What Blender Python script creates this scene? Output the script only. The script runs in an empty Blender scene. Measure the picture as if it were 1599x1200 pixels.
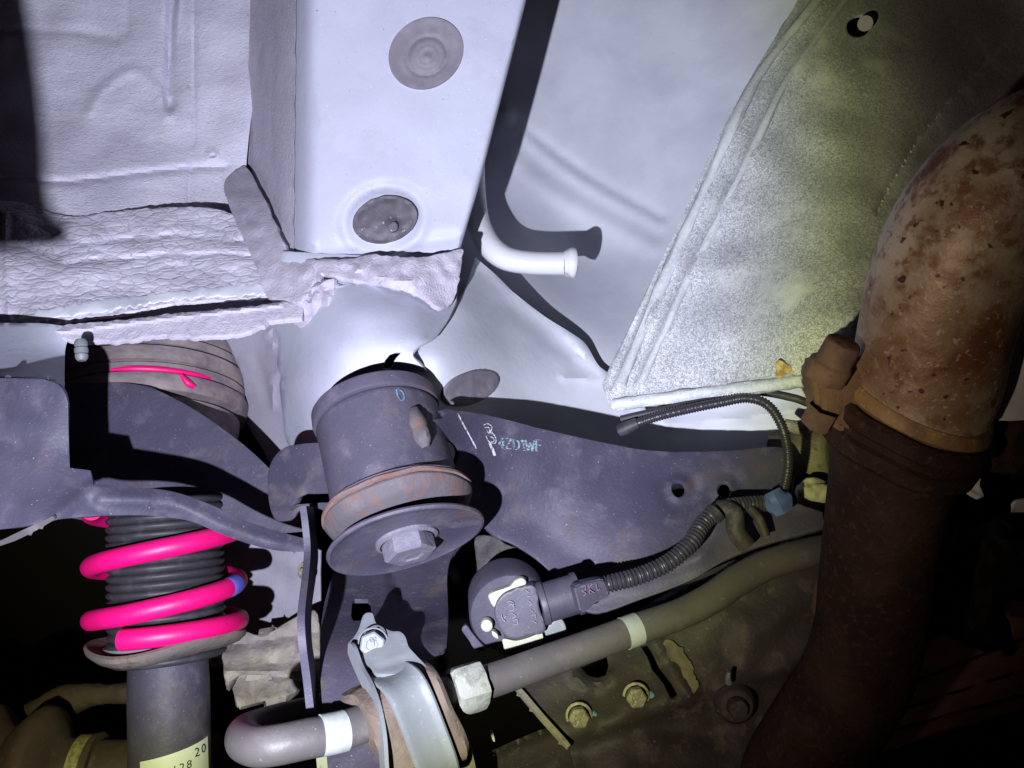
import bpy, bmesh, math, random
import numpy as np
from mathutils import Vector, Matrix, noise
from mathutils.geometry import delaunay_2d_cdt
random.seed(7)
S = bpy.context.scene
COL = S.collection
R = math.radians

# ------------------------------------------------------------------ camera, world, light
F = 1244.0                                  # focal length in photo pixels (1599 wide)
cam = bpy.data.cameras.new('camera')
camo = bpy.data.objects.new('camera', cam)
COL.objects.link(camo)
camo.location = (0, 0, 0.30)
camo.rotation_euler = (R(128), 0, R(8))
cam.sensor_width = 36
cam.lens = 36 * F / 1599
cam.clip_start = 0.01
cam.clip_end = 50
S.camera = camo
MAT = Matrix.Translation(camo.location) @ camo.rotation_euler.to_matrix().to_4x4()

w = bpy.data.worlds.new('World')
S.world = w
w.use_nodes = True
w.node_tree.nodes['Background'].inputs[0].default_value = (0.55, 0.22, 0.30, 1)
w.node_tree.nodes['Background'].inputs[1].default_value = 0.0045
S.view_settings.view_transform = 'Standard'
S.view_settings.look = 'None'
S.view_settings.exposure = 0
S.cycles.max_bounces = 3

LPOS = Vector((-0.100, -0.090, 0.0))        # hand torch, held left of and below the lens
AIM = Vector((-0.142, 0.064, -0.62))
def torch(name, col, watts, angle, blend, rad=0.0035):
    l = bpy.data.lights.new(name, 'SPOT')
    l.energy = watts
    l.color = col
    l.spot_size = R(angle)
    l.spot_blend = blend
    l.shadow_soft_size = rad
    o = bpy.data.objects.new(name, l)
    o.matrix_world = Matrix.Translation(MAT @ LPOS) @ ((MAT.to_3x3() @ (AIM - LPOS)).to_track_quat('-Z', 'Y').to_matrix().to_4x4())
    COL.objects.link(o)
torch('torch_core', (0.545, 0.55, 1.0), 22.5, 67, 0.46)
torch('torch_ring', (0.80, 0.98, 0.34), 8.2, 77, 0.34)
torch('torch_spill', (1.0, 0.78, 0.58), 4.6, 97, 0.42)

# ------------------------------------------------------------------ helpers
def O(px, py, d):                            # photo pixel + depth in metres -> camera space point
    return Vector(((px - 799.5) / F * d, -(py - 600) / F * d, -d))
WL = {}
def finish(o, parent, label=None, kind=None, cat=None, group=None):
    if parent is not None:
        o.parent = parent
    if label: o['label'] = label
    if kind: o['kind'] = kind
    if cat: o['category'] = cat
    if group: o['group'] = group
    return o
def thing(name, label, cat, at, group=None):
    o = bpy.data.objects.new(name, None)
    o.empty_display_size = 0.02
    p = MAT @ O(*at)
    o.location = p
    COL.objects.link(o)
    WL[o.name] = p
    return finish(o, None, label, None, cat, group)
def mk(name, verts, faces, mat, parent=None, sharp=38, **kw):
    """verts in camera space -> a mesh object in the world"""
    vs = [MAT @ Vector(v) for v in verts]
    c = sum(vs, Vector()) / len(vs)
    me = bpy.data.meshes.new(name)
    me.from_pydata([v - c for v in vs], [], faces)
    me.materials.append(mat)
    me.polygons.foreach_set('use_smooth', [True] * len(me.polygons))
    me.update()
    me.set_sharp_from_angle(angle=R(sharp))
    o = bpy.data.objects.new(name, me)
    COL.objects.link(o)
    WL[o.name] = c
    o.location = c - (WL[parent.name] if parent is not None else Vector())
    return finish(o, parent, **kw)
def catmull(pts, sub=5, closed=False):
    """points (x, y[, z]) ; a trailing 'c' marks a sharp corner"""
    P = [np.array([q for q in p if q != 'c'], float) for p in pts]
    K = [('c' in p) for p in pts]
    n = len(P)
    out = []
    segs = n if closed else n - 1
    for i in range(segs):
        p1, p2 = P[i], P[(i + 1) % n]
        p0 = P[i - 1] if (closed or i > 0) else p1
        p3 = P[(i + 2) % n] if (closed or i + 2 < n) else p2
        m1 = (p2 - p1) if K[i] else (p2 - p0) * .5
        m2 = (p2 - p1) if K[(i + 1) % n] else (p3 - p1) * .5
        L = np.linalg.norm(p2 - p1)
        m1 = m1 * min(1, L / (np.linalg.norm(m1) + 1e-9)); m2 = m2 * min(1, L / (np.linalg.norm(m2) + 1e-9))
        for k in range(sub):
            t = k / sub
            a = 2*t**3 - 3*t**2 + 1; b = t**3 - 2*t**2 + t; c = -2*t**3 + 3*t**2; d = t**3 - t**2
            out.append(a*p1 + b*m1 + c*p2 + d*m2)
    if not closed: out.append(P[-1])
    return out
def tps(ctrl):
    """smooth depth function through (px, py, d) points"""
    if isinstance(ctrl, (int, float)):
        return lambda x, y: np.full(np.shape(x), float(ctrl))
    C = np.array(ctrl, float); n = len(C)
    X = C[:, :2] / 500.0
    if n < 3:
        return lambda x, y: np.full(np.shape(x), float(C[:, 2].mean()))
    def U(r2): return np.where(r2 > 1e-12, r2 * np.log(r2 + 1e-12), 0)
    A = np.zeros((n + 3, n + 3))
    A[:n, :n] = U(((X[:, None] - X[None]) ** 2).sum(-1)) + np.eye(n) * 1e-4
    if n == 3: A[:n, :n] = np.eye(n) * 1e-9
    A[:n, n] = 1; A[:n, n + 1:] = X
    A[n, :n] = 1; A[n + 1:, :n] = X.T
    sol = np.linalg.solve(A, np.concatenate([C[:, 2], np.zeros(3)]))
    def f(x, y):
        q = np.stack([np.asarray(x, float), np.asarray(y, float)], -1) / 500.0
        K = U(((q[..., None, :] - X) ** 2).sum(-1)) if n > 3 else np.zeros(q.shape[:-1] + (n,))
        return K @ sol[:n] + sol[n] + q @ sol[n + 1:]
    return f
def pdist(x, y, poly):
    x = np.asarray(x, float); y = np.asarray(y, float)
    best = np.full(x.shape, 1e9)
    for (ax, ay), (bx, by) in zip(poly[:-1], poly[1:]):
        dx, dy = bx - ax, by - ay
        t = np.clip(((x - ax) * dx + (y - ay) * dy) / (dx*dx + dy*dy + 1e-9), 0, 1)
        best = np.minimum(best, np.hypot(x - ax - t*dx, y - ay - t*dy))
    return best
def crease(poly, w, h):                      # h < 0 stands proud, h > 0 is sunk
    P = [tuple(p) for p in catmull(poly, 5)]
    return lambda x, y: h * np.exp(-(pdist(x, y, P) / w) ** 2)
def ring(cx, cy, rx, ry, rot, w, h):
    c, s = math.cos(R(rot)), math.sin(R(rot))
    def f(x, y):
        X = (x - cx); Y = (y - cy)
        u = (X*c + Y*s) / rx; v = (-X*s + Y*c) / ry
        return h * np.exp(-((np.hypot(u, v) - 1) * (rx + ry) / 2 / w) ** 2)
    return f
def disc(cx, cy, rx, ry, rot, soft, h):
    c, s = math.cos(R(rot)), math.sin(R(rot))
    def f(x, y):
        X = (x - cx); Y = (y - cy)
        u = (X*c + Y*s) / rx; v = (-X*s + Y*c) / ry
        return h / (1 + np.exp((np.hypot(u, v) - 1) * (rx + ry) / 2 / soft))
    return f
def side(poly, w, h):                        # a step: depth h on the right-hand side of a running line
    (ax, ay), (bx, by) = poly
    L = math.hypot(bx-ax, by-ay)
    return lambda x, y: h / (1 + np.exp(-(((x-ax)*(by-ay) - (y-ay)*(bx-ax)) / L) / w))
def lumps(scale, h, seed=0, sx=1, sy=1):
    def f(x, y):
        x = np.asarray(x, float); y = np.asarray(y, float)
        return np.array([h * noise.noise(Vector((a / scale * sx + seed, b / scale * sy, seed))) for a, b in zip(x.ravel(), y.ravel())]).reshape(x.shape)
    return f
def inside(x, y, poly):
    r = np.zeros(x.shape, bool)
    n = len(poly)
    for i in range(n):
        ax, ay = poly[i]; bx, by = poly[(i + 1) % n]
        c = ((ay > y) != (by > y))
        with np.errstate(divide='ignore', invalid='ignore'):
            r ^= c & (x < (bx - ax) * (y - ay) / (by - ay + 1e-12) + ax)
    return r
def ell(cx, cy, rx, ry, rot=0, n=28):
    c, s = math.cos(R(rot)), math.sin(R(rot))
    return [(cx + rx*math.cos(t)*c - ry*math.sin(t)*s, cy + rx*math.cos(t)*s + ry*math.sin(t)*c) for t in (2*math.pi*k/n for k in range(n))]
def sheet(name, outline, depth, mat, parent=None, thick=.0016, holes=(), step=11, feats=(), bev=.0007, smooth=4, rough=0, sharp=38, **kw):
    """pressed metal plate: an outline with real depth, thickness and rounded rims"""
    f0 = tps(depth) if not callable(depth) else depth
    def dep(x, y):
        d = f0(x, y)
        for g in feats: d = d + g(x, y)
        return d
    out = [tuple(p) for p in catmull(outline, smooth, True)] if smooth > 1 else [tuple(p[:2]) for p in outline]
    def resamp(poly, st, rg=0):
        o = []
        for i in range(len(poly)):
            a, b = poly[i], poly[(i + 1) % len(poly)]
            L = math.hypot(b[0]-a[0], b[1]-a[1])
            if L < .4: continue
            k = max(1, int(round(L / st)))
            for j in range(k):
                t = j / k
                x, y = a[0] + (b[0]-a[0])*t, a[1] + (b[1]-a[1])*t
                if rg:
                    x += rg * noise.noise(Vector((x/9, y/9, 3))) ; y += rg * noise.noise(Vector((x/8, y/8, 8)))
                o.append((x, y))
        return o
    loops = [resamp(out, step, rough)] + [resamp(h, step) for h in holes]
    vs, es = [], []
    for L in loops:
        b = len(vs)
        vs += L
        es += [(b + i, b + (i + 1) % len(L)) for i in range(len(L))]
    xs = [p[0] for p in loops[0]]; ys = [p[1] for p in loops[0]]
    gx, gy = np.meshgrid(np.arange(min(xs), max(xs), step), np.arange(min(ys), max(ys), step))
    gx = gx.ravel().copy(); gy = gy.ravel().copy()
    rs = np.random.RandomState(3)
    gx = gx + rs.uniform(-.06, .06, gx.shape) * step; gy = gy + rs.uniform(-.06, .06, gy.shape) * step
    ok = inside(gx, gy, loops[0])
    for L in loops[1:]: ok &= ~inside(gx, gy, L)
    for L in loops: ok &= pdist(gx, gy, L + [L[0]]) > step * .55
    vs += list(zip(gx[ok], gy[ok]))
    r = delaunay_2d_cdt([Vector(v) for v in vs], es, [], 0, 1e-5)
    V = np.array([tuple(v) for v in r[0]])
    T = np.array([t for t in r[2] if len(t) == 3])
    cx, cy = V[T].mean(1).T
    ok = inside(cx, cy, loops[0])
    for L in loops[1:]: ok &= ~inside(cx, cy, L)
    T = T[ok]
    D = dep(V[:, 0], V[:, 1])
    P = [O(x, y, d) for (x, y), d in zip(V, D)]
    bm = bmesh.new()
    bv = [bm.verts.new(p) for p in P]
    for t in T:
        try: bm.faces.new([bv[i] for i in t])
        except ValueError: pass
    for v in [v for v in bm.verts if not v.link_faces]: bm.verts.remove(v)
    bm.normal_update()
    for fc in bm.faces:
        if fc.normal.dot(fc.calc_center_median()) > 0: fc.normal_flip()
    bm.normal_update()
    if thick > 0:
        rim = [e for e in bm.edges if e.is_boundary]
        front = list(bm.verts); nb = {}
        fr_faces = list(bm.faces)
        for v in front: nb[v] = bm.verts.new(v.co - v.normal * thick)
        for fc in fr_faces: bm.faces.new([nb[v] for v in reversed(fc.verts)])
        for e in rim:
            a, b = e.verts
            lf = e.link_faces[0]
            lv = list(lf.verts)
            if lv[(lv.index(a) + 1) % len(lv)] is not b: a, b = b, a
            bm.faces.new([b, a, nb[a], nb[b]])
        if bev > 0:
            bmesh.ops.bevel(bm, geom=rim, offset=min(bev, thick*.6), segments=2, affect='EDGES', profile=.5, clamp_overlap=True)
    bm.verts.index_update()
    verts = [v.co.copy() for v in bm.verts]
    faces = [[v.index for v in fc.verts] for fc in bm.faces]
    bm.free()
    return mk(name, verts, faces, mat, parent, sharp=sharp, **kw)
def grid_obj(name, rows, mat, parent=None, closed=False, feats=None, **kw):
    n = len(rows[0]); verts = [p for r in rows for p in r]; faces = []
    for i in range(len(rows) - 1):
        for j in range(n if closed else n - 1):
            a = i*n + j; b = i*n + (j + 1) % n
            faces.append((a, b, b + n, a + n))
    return mk(name, verts, faces, mat, parent, **kw)
def frame_of(a):
    a = a.normalized()
    t = Vector((0, 0, -1)) if abs(a.z) < .9 else Vector((1, 0, 0))
    e1 = a.cross(t).normalized(); e2 = a.cross(e1).normalized()
    return a, e1, e2
def lathe(name, c, axis, prof, mat, parent=None, seg=48, arc=None, rad=None, wob=None, sharp=35, **kw):
    """revolve (t along axis, r) about an axis through camera-space point c"""
    a, e1, e2 = frame_of(axis)
    rows = []
    th = [2*math.pi*k/seg for k in range(seg)] if arc is None else [R(arc[0] + (arc[1]-arc[0])*k/seg) for k in range(seg + 1)]
    for i, (t, r) in enumerate(prof):
        row = []
        for q in th:
            rr = r * (rad(q, t) if rad else 1)
            tt = t + (wob(q, r) if wob else 0)
            row.append(c + a*tt + (e1*math.cos(q) + e2*math.sin(q)) * rr)
        rows.append(row)
    return grid_obj(name, rows, mat, parent, closed=arc is None, sharp=sharp, **kw)
def tube(name, pts, r, mat, parent=None, seg=16, sub=6, caps=True, corr=None, flat=1.0, jit=0, **kw):
    """pts (px,py,d) or camera-space Vectors; r metres, number or list; corr=(pitch, amp)"""
    Q = [O(*p) if not isinstance(p, Vector) else p for p in pts]
    rr = r if isinstance(r, (list, tuple)) else [r]*len(Q)
    C = catmull([tuple(q) + (k,) for q, k in zip(Q, rr)], sub)
    if corr:
        out = []; pitch, amp = corr; s = 0
        for i in range(len(C) - 1):
            L = np.linalg.norm(C[i+1][:3] - C[i][:3]); n = max(1, int(L / (pitch/6)))
            for k in range(n):
                q = C[i] + (C[i+1]-C[i])*k/n
                ph = (s + L*k/n) / pitch * 2*math.pi
                q = q.copy(); q[3] = q[3] + amp * (1 if math.sin(ph) > 0 else -1) * min(1, abs(math.sin(ph))*2)
                out.append(q)
            s += L
        C = out
    rows = []; up = None
    for i, q in enumerate(C):
        p = Vector(q[:3]); t = Vector(C[min(i+1, len(C)-1)][:3]) - Vector(C[max(i-1, 0)][:3])
        t.normalize()
        if up is None: up = frame_of(t)[1]
        u = (up - t*up.dot(t)).normalized(); up = u; v = t.cross(u)
        rows.append([p + (u*math.cos(2*math.pi*k/seg) + v*math.sin(2*math.pi*k/seg)*flat) * q[3] * (1 + jit*noise.noise(p*180 + u*k)) for k in range(seg)])
    if caps:
        rows = [[sum(rows[0], Vector())/seg]*seg] + [[x*.0 + (sum(rows[0], Vector())/seg).lerp(x, .85) for x in rows[0]]] + rows + [[(sum(rows[-1], Vector())/seg).lerp(x, .85) for x in rows[-1]]] + [[sum(rows[-1], Vector())/seg]*seg]
    return grid_obj(name, rows, mat, parent, closed=True, **kw)
def slab(name, pts, th, mat, parent=None, bev=.0006, **kw):
    """small solid: outline of camera-space Vectors, pushed th along its normal (towards the lens), rims rounded"""
    n = Vector()
    for i in range(len(pts)): n += (pts[i]-pts[0]).cross(pts[(i+1) % len(pts)]-pts[0])
    n.normalize()
    if n.z < 0: n = -n
    bm = bmesh.new()
    a = [bm.verts.new(p) for p in pts]; b = [bm.verts.new(p + n*th) for p in pts]
    bm.faces.new(a); bm.faces.new(b)
    for i in range(len(pts)): bm.faces.new([a[i], a[(i+1) % len(a)], b[(i+1) % len(a)], b[i]])
    bmesh.ops.recalc_face_normals(bm, faces=bm.faces)
    if bev: bmesh.ops.bevel(bm, geom=list(bm.edges), offset=bev, segments=2, affect='EDGES', clamp_overlap=True)
    bmesh.ops.triangulate(bm, faces=[f for f in bm.faces if len(f.verts) > 4])
    bm.verts.index_update()
    vs = [v.co.copy() for v in bm.verts]; fs = [[v.index for v in f.verts] for f in bm.faces]
    bm.free()
    return mk(name, vs, fs, mat, parent, **kw)
def hexbolt(name, c, axis, af, h, mat, parent, flange=1.35, rot=0, washer=None, **kw):
    """bolt head: flange, six flats, domed top; af = half width"""
    a = axis.normalized()
    hexr = lambda q, t: 1 / max(.866, math.cos(((q + R(rot)) % (math.pi/3)) - math.pi/6)) * .93
    o = lathe(name, c, a, [(0, af*flange), (h*.18, af*flange), (h*.26, af*1.12)], mat, parent, seg=36, **kw)
    lathe('hex_head', c, a, [(h*.15, af), (h*.9, af), (h, af*.88), (h*1.0, af*.5), (h*.93, af*.42), (h*.93, 0)], washer or mat, o, seg=36, rad=hexr, sharp=25)
    return o
def strokes(name, lines, dfn, wpx, mat, parent, lift=.0006, **kw):
    """chalk or paint marks: thin ribbons lying on a surface"""
    verts, faces = [], []
    for ln in lines:
        P = catmull(ln, 5) if len(ln) > 2 else [np.array(ln[0], float), (np.array(ln[0], float) + np.array(ln[1], float))/2, np.array(ln[1], float)]
        b = len(verts)
        for i, p in enumerate(P):
            t = P[min(i+1, len(P)-1)] - P[max(i-1, 0)]; t = t / (np.linalg.norm(t) + 1e-9)
            n = np.array([-t[1], t[0]]) * wpx / 2 * (.75 + .5*random.random())
            for s in (-1, 1):
                x, y = p + n*s
                verts.append(O(x, y, float(dfn(np.array([x]), np.array([y]))[0]) - lift))
        for i in range(len(P) - 1): faces.append((b+2*i, b+2*i+1, b+2*i+3, b+2*i+2))
    return mk(name, verts, faces, mat, parent, **kw)
def lettering(name, text, c, ex, ey, size, mat, parent, **kw):
    cu = bpy.data.curves.new(name, 'FONT'); cu.body = text; cu.size = size; cu.extrude = size*.012; cu.resolution_u = 3
    tmp = bpy.data.objects.new('tmp', cu); COL.objects.link(tmp)
    me = bpy.data.meshes.new_from_object(tmp.evaluated_get(bpy.context.evaluated_depsgraph_get()))
    vs = [c + ex*v.co.x + ey*v.co.y + ex.cross(ey).normalized()*v.co.z for v in me.vertices]
    fs = [list(p.vertices) for p in me.polygons]
    bpy.data.objects.remove(tmp); bpy.data.curves.remove(cu); bpy.data.meshes.remove(me)
    return mk(name, vs, fs, mat, parent, **kw)

# ------------------------------------------------------------------ materials
def M(name, col, rough=.6, metal=0, layers=(), bumps=(), stretch=(1, 1, 1), spec=.5, coat=0):
    """layers: (kind, scale, lo, hi, colour[, detail]) ; bumps: (kind, scale, metres[, detail])"""
    m = bpy.data.materials.new(name); m.use_nodes = True
    N, L = m.node_tree.nodes, m.node_tree.links
    b = N['Principled BSDF']
    tc = N.new('ShaderNodeTexCoord'); mp = N.new('ShaderNodeMapping')
    mp.inputs['Scale'].default_value = stretch
    L.new(tc.outputs['Object'], mp.inputs[0])
    def tex(kind, scale, detail):
        if kind == 'noise' or kind == 'warp':
            n = N.new('ShaderNodeTexNoise'); n.inputs['Scale'].default_value = scale; n.inputs['Detail'].default_value = detail
            n.inputs['Roughness'].default_value = .6
            if kind == 'warp': n.inputs['Distortion'].default_value = 1.6
            L.new(mp.outputs[0], n.inputs['Vector']); return n.outputs['Fac']
        if kind in ('cell', 'dots'):
            n = N.new('ShaderNodeTexVoronoi'); n.inputs['Scale'].default_value = scale
            L.new(mp.outputs[0], n.inputs['Vector']); return n.outputs['Distance']
        if kind == 'crack':
            wn = N.new('ShaderNodeTexNoise'); wn.inputs['Scale'].default_value = scale*1.3; wn.inputs['Detail'].default_value = 3
            L.new(mp.outputs[0], wn.inputs['Vector'])
            mx = N.new('ShaderNodeVectorMath'); mx.operation = 'MULTIPLY_ADD'
            mx.inputs[1].default_value = (.9/scale,)*3
            L.new(wn.outputs['Color'], mx.inputs[0]); L.new(mp.outputs[0], mx.inputs[2])
            n = N.new('ShaderNodeTexVoronoi'); n.feature = 'DISTANCE_TO_EDGE'; n.inputs['Scale'].default_value = scale
            L.new(mx.outputs[0], n.inputs['Vector']); return n.outputs['Distance']
        if kind == 'musgrave':
            n = N.new('ShaderNodeTexNoise'); n.noise_type = 'RIDGED_MULTIFRACTAL'; n.inputs['Scale'].default_value = scale; n.inputs['Detail'].default_value = detail
            L.new(mp.outputs[0], n.inputs['Vector']); return n.outputs['Fac']
    cur = None
    for ly in layers:
        kind, scale, lo, hi, c2 = ly[:5]; det = ly[5] if len(ly) > 5 else 4
        t = tex(kind, scale, det)
        mr = N.new('ShaderNodeMapRange'); mr.inputs['From Min'].default_value = lo; mr.inputs['From Max'].default_value = hi
        L.new(t, mr.inputs['Value'])
        mx = N.new('ShaderNodeMix'); mx.data_type = 'RGBA'
        L.new(mr.outputs[0], mx.inputs[0])
        if cur is None: mx.inputs[6].default_value = (*col, 1)
        else: L.new(cur, mx.inputs[6])
        mx.inputs[7].default_value = (*c2, 1)
        cur = mx.outputs[2]
    if cur is None: b.inputs['Base Color'].default_value = (*col, 1)
    else: L.new(cur, b.inputs['Base Color'])
    nrm = None
    for bp in bumps:
        kind, scale, dist = bp[:3]; det = bp[3] if len(bp) > 3 else 3
        t = tex(kind, scale, det)
        if kind == 'crack':
            mr = N.new('ShaderNodeMapRange'); mr.inputs['From Max'].default_value = .22; L.new(t, mr.inputs['Value']); t = mr.outputs[0]
        bn = N.new('ShaderNodeBump'); bn.inputs['Distance'].default_value = dist; bn.inputs['Strength'].default_value = 1
        L.new(t, bn.inputs['Height'])
        if nrm: L.new(nrm, bn.inputs['Normal'])
        nrm = bn.outputs[0]
    if nrm: L.new(nrm, b.inputs['Normal'])
    b.inputs['Roughness'].default_value = rough; b.inputs['Metallic'].default_value = metal
    b.inputs['Specular IOR Level'].default_value = spec
    if coat: b.inputs['Coat Weight'].default_value = coat; b.inputs['Coat Roughness'].default_value = .15
    return m
paint = M('white_body_paint', (.53, .555, .66), .45, layers=[('noise', 7, .42, .66, (.50, .51, .63), 6), ('noise', 40, .54, .72, (.48, .47, .57), 6), ('noise', 420, .67, .74, (.33, .31, .38)), ('noise', 150, .72, .75, (.22, .20, .25)), ('noise', 700, .72, .76, (.7, .72, .8), 1)], bumps=[('noise', 260, .00012), ('noise', 30, .0006)], spec=.2)
paint2 = M('brightened_body_paint', (.80, .83, .92), .55, layers=[('noise', 12, .4, .7, (.66, .67, .78)), ('noise', 380, .70, .76, (.32, .30, .35))], bumps=[('noise', 240, .00015), ('noise', 25, .0006)], spec=.3)  # body paint lightened on farther panels to offset the torch's falloff
skin = M('textured_floor_coating', (.74, .73, .86), .6, layers=[('noise', 14, .4, .68, (.64, .61, .74)), ('noise', 240, .62, .76, (.36, .33, .42))], bumps=[('warp', 230, .0011, 3), ('noise', 40, .0012)], stretch=(1, 1.6, 1.6), spec=.35)  # pale tone also makes up for torchlight falling off towards the floor
granular = M('stone_chip_coating', (.60, .57, .68), .7, layers=[('noise', 30, .4, .7, (.50, .46, .56)), ('noise', 500, .56, .7, (.74, .71, .80))], bumps=[('noise', 520, .0007, 2), ('noise', 150, .0006)], spec=.3)
sealer = M('wrinkled_sealer', (.70, .68, .80), .65, layers=[('crack', 115, .035, .0, (.42, .36, .45)), ('noise', 20, .45, .7, (.62, .58, .70))], bumps=[('crack', 115, .00038), ('warp', 150, .0004, 3), ('noise', 500, .0002)], stretch=(.68, 1.1, 1.1), spec=.3)
sealer2 = M('brushed_sealer', (.56, .53, .64), .65, layers=[('noise', 40, .45, .7, (.47, .43, .53)), ('noise', 600, .6, .75, (.66, .62, .72))], bumps=[('warp', 190, .0009, 3), ('noise', 600, .0004)], spec=.3)
shade = M('shaded_grey_paint', (.40, .38, .46), .7, layers=[('noise', 20, .4, .7, (.32, .30, .37)), ('noise', 300, .65, .75, (.25, .22, .27))], bumps=[('noise', 300, .0003)])  # shade of the receding wall put into the colour; also greys stud and plate
def steelv(n, a, b, c, d):
    return M(n, a, .55, layers=[('noise', 13, .44, .64, b, 8), ('noise', 60, .54, .74, c, 6), ('noise', 34, .58, .72, d, 8), ('noise', 520, .67, .77, (.22, .21, .26)), ('noise', 800, .745, .80, (.36, .36, .40), 1)], bumps=[('noise', 380, .00028), ('noise', 40, .0006), ('noise', 900, .0001)], spec=.32)
steel = steelv('painted_grey_steel', (.054, .049, .082), (.082, .073, .112), (.118, .105, .145), (.092, .068, .075))
steel_s = steelv('scuffed_sleeve_steel', (.074, .068, .105), (.100, .090, .130), (.155, .140, .175), (.125, .085, .085))
steel_l = steelv('smooth_left_steel', (.052, .048, .080), (.076, .069, .108), (.112, .100, .138), (.072, .058, .078))
steel_d = steelv('dirty_bracket_steel', (.055, .050, .080), (.080, .071, .100), (.128, .114, .134), (.112, .088, .080))
steel_lo = M('grimy_brown_steel', (.048, .041, .044), .6, layers=[('noise', 16, .42, .66, (.036, .031, .032), 6), ('noise', 70, .56, .74, (.11, .098, .082), 5), ('noise', 400, .66, .76, (.24, .21, .18))], bumps=[('noise', 300, .0004), ('noise', 60, .0008)], spec=.35)
steel_mud = M('mud_streaked_steel', (.10, .088, .072), .75, layers=[('noise', 22, .4, .62, (.24, .21, .13)), ('noise', 120, .55, .7, (.09, .08, .06))], bumps=[('noise', 200, .0007)], spec=.2)
rustlip = M('rusty_lip', (.22, .125, .105), .75, layers=[('noise', 60, .42, .65, (.24, .18, .18)), ('noise', 240, .6, .75, (.16, .08, .06))], bumps=[('noise', 400, .0004)])
tan = M('dusty_rust_washer', (.10, .088, .104), .75, layers=[('noise', 50, .45, .7, (.145, .13, .14)), ('noise', 70, .52, .68, (.16, .085, .07))], bumps=[('noise', 260, .0005)])
boltm = M('dull_bolt_steel', (.19, .18, .235), .55, .1, layers=[('noise', 150, .5, .7, (.26, .24, .29)), ('noise', 300, .62, .75, (.2, .17, .18))], bumps=[('noise', 260, .0006)])
pink = M('pink_spring_paint', (.82, .004, .18), .45, layers=[('noise', 40, .5, .75, (.60, .006, .14), 6), ('noise', 260, .66, .72, (.22, .01, .06)), ('noise', 90, .68, .74, (.16, .05, .08), 6)], bumps=[('noise', 300, .00012)], spec=.5)
bluem = M('blue_paint_dab', (.16, .17, .75), .4)
rubber = M('black_rubber', (.035, .033, .042), .55, layers=[('noise', 90, .5, .75, (.075, .07, .085))], bumps=[('noise', 400, .0001)])
plugm = M('grey_rubber_plug', (.205, .185, .225), .65, layers=[('noise', 70, .45, .7, (.26, .24, .28)), ('noise', 500, .68, .78, (.4, .38, .43))], bumps=[('noise', 400, .0001)])
plugd = M('dark_rubber_plug', (.095, .085, .11), .6, layers=[('noise', 70, .5, .72, (.15, .135, .17)), ('noise', 320, .66, .72, (.45, .43, .48))], bumps=[('noise', 300, .0003)])
bush = M('brown_bushing_rubber', (.135, .100, .082), .8, layers=[('noise', 60, .4, .7, (.19, .145, .115)), ('noise', 300, .62, .76, (.28, .22, .17))], bumps=[('noise', 250, .0005), ('warp', 90, .0008)])
barm = M('grey_bar_coating', (.092, .083, .090), .5, layers=[('noise', 25, .4, .7, (.12, .108, .108)), ('noise', 60, .54, .70, (.15, .135, .14), 6), ('noise', 300, .66, .74, (.24, .22, .22))], bumps=[('noise', 300, .0002)])
zinc = M('zinc_plated_steel', (.22, .235, .26), .55, .1, layers=[('noise', 18, .45, .7, (.18, .20, .205)), ('noise', 300, .62, .74, (.29, .31, .32)), ('noise', 120, .68, .78, (.36, .34, .30))], bumps=[('noise', 200, .0002)])
tapem = M('white_tape', (.40, .43, .43), .6, layers=[('noise', 120, .5, .7, (.32, .35, .34))], bumps=[('noise', 120, .0003)])
creamy = M('pale_cast_collar', (.33, .34, .31), .7, layers=[('warp', 90, .45, .62, (.21, .22, .19)), ('noise', 300, .6, .72, (.46, .46, .42))], bumps=[('noise', 180, .0007)])
pads = M('cream_plastic', (.40, .415, .325), .5, layers=[('noise', 90, .45, .7, (.40, .41, .30)), ('noise', 300, .64, .72, (.25, .25, .2))])
plast = M('dark_plastic', (.060, .055, .082), .5, layers=[('noise', 60, .45, .7, (.085, .078, .11), 6), ('noise', 500, .66, .76, (.2, .19, .23))], bumps=[('noise', 500, .00012)])
loom = M('black_corrugated_conduit', (.040, .037, .048), .38, spec=.6)
bluet = M('blue_tape', (.09, .13, .36), .6)
chalk = M('chalk_mark', (.56, .57, .64), .9, layers=[('noise', 600, .44, .56, (.16, .15, .21))])
teal = M('teal_chalk', (.30, .44, .50), .9, layers=[('noise', 600, .44, .56, (.09, .09, .13))])
bluedab = M('light_blue_paint_mark', (.15, .32, .54), .7, layers=[('noise', 500, .46, .6, (.08, .10, .17))])
engr = M('engraved_lettering', (.23, .22, .28), .7)
engr2 = M('moulded_lettering', (.19, .12, .19), .7)
ink = M('black_print', (.02, .03, .02), .6)
label = M('white_paper_sticker', (.76, .80, .70), .5)
sparkle = M('speckled_undercoat', (.33, .34, .37), .7, layers=[('warp', 640, .43, .58, (.68, .70, .73), 1), ('noise', 24, .54, .70, (.72, .75, .74), 6), ('noise', 6, .55, .8, (.34, .345, .34))], bumps=[('warp', 470, .0003, 1), ('noise', 60, .0004)], spec=.3)
ridgem = M('pale_ridge_coating', (.66, .69, .72), .6, layers=[('warp', 470, .40, .56, (.50, .53, .56), 1), ('noise', 30, .5, .7, (.74, .77, .78), 4)], bumps=[('noise', 240, .0003)])  # paler coating for the ridges and bottom bead
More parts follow.
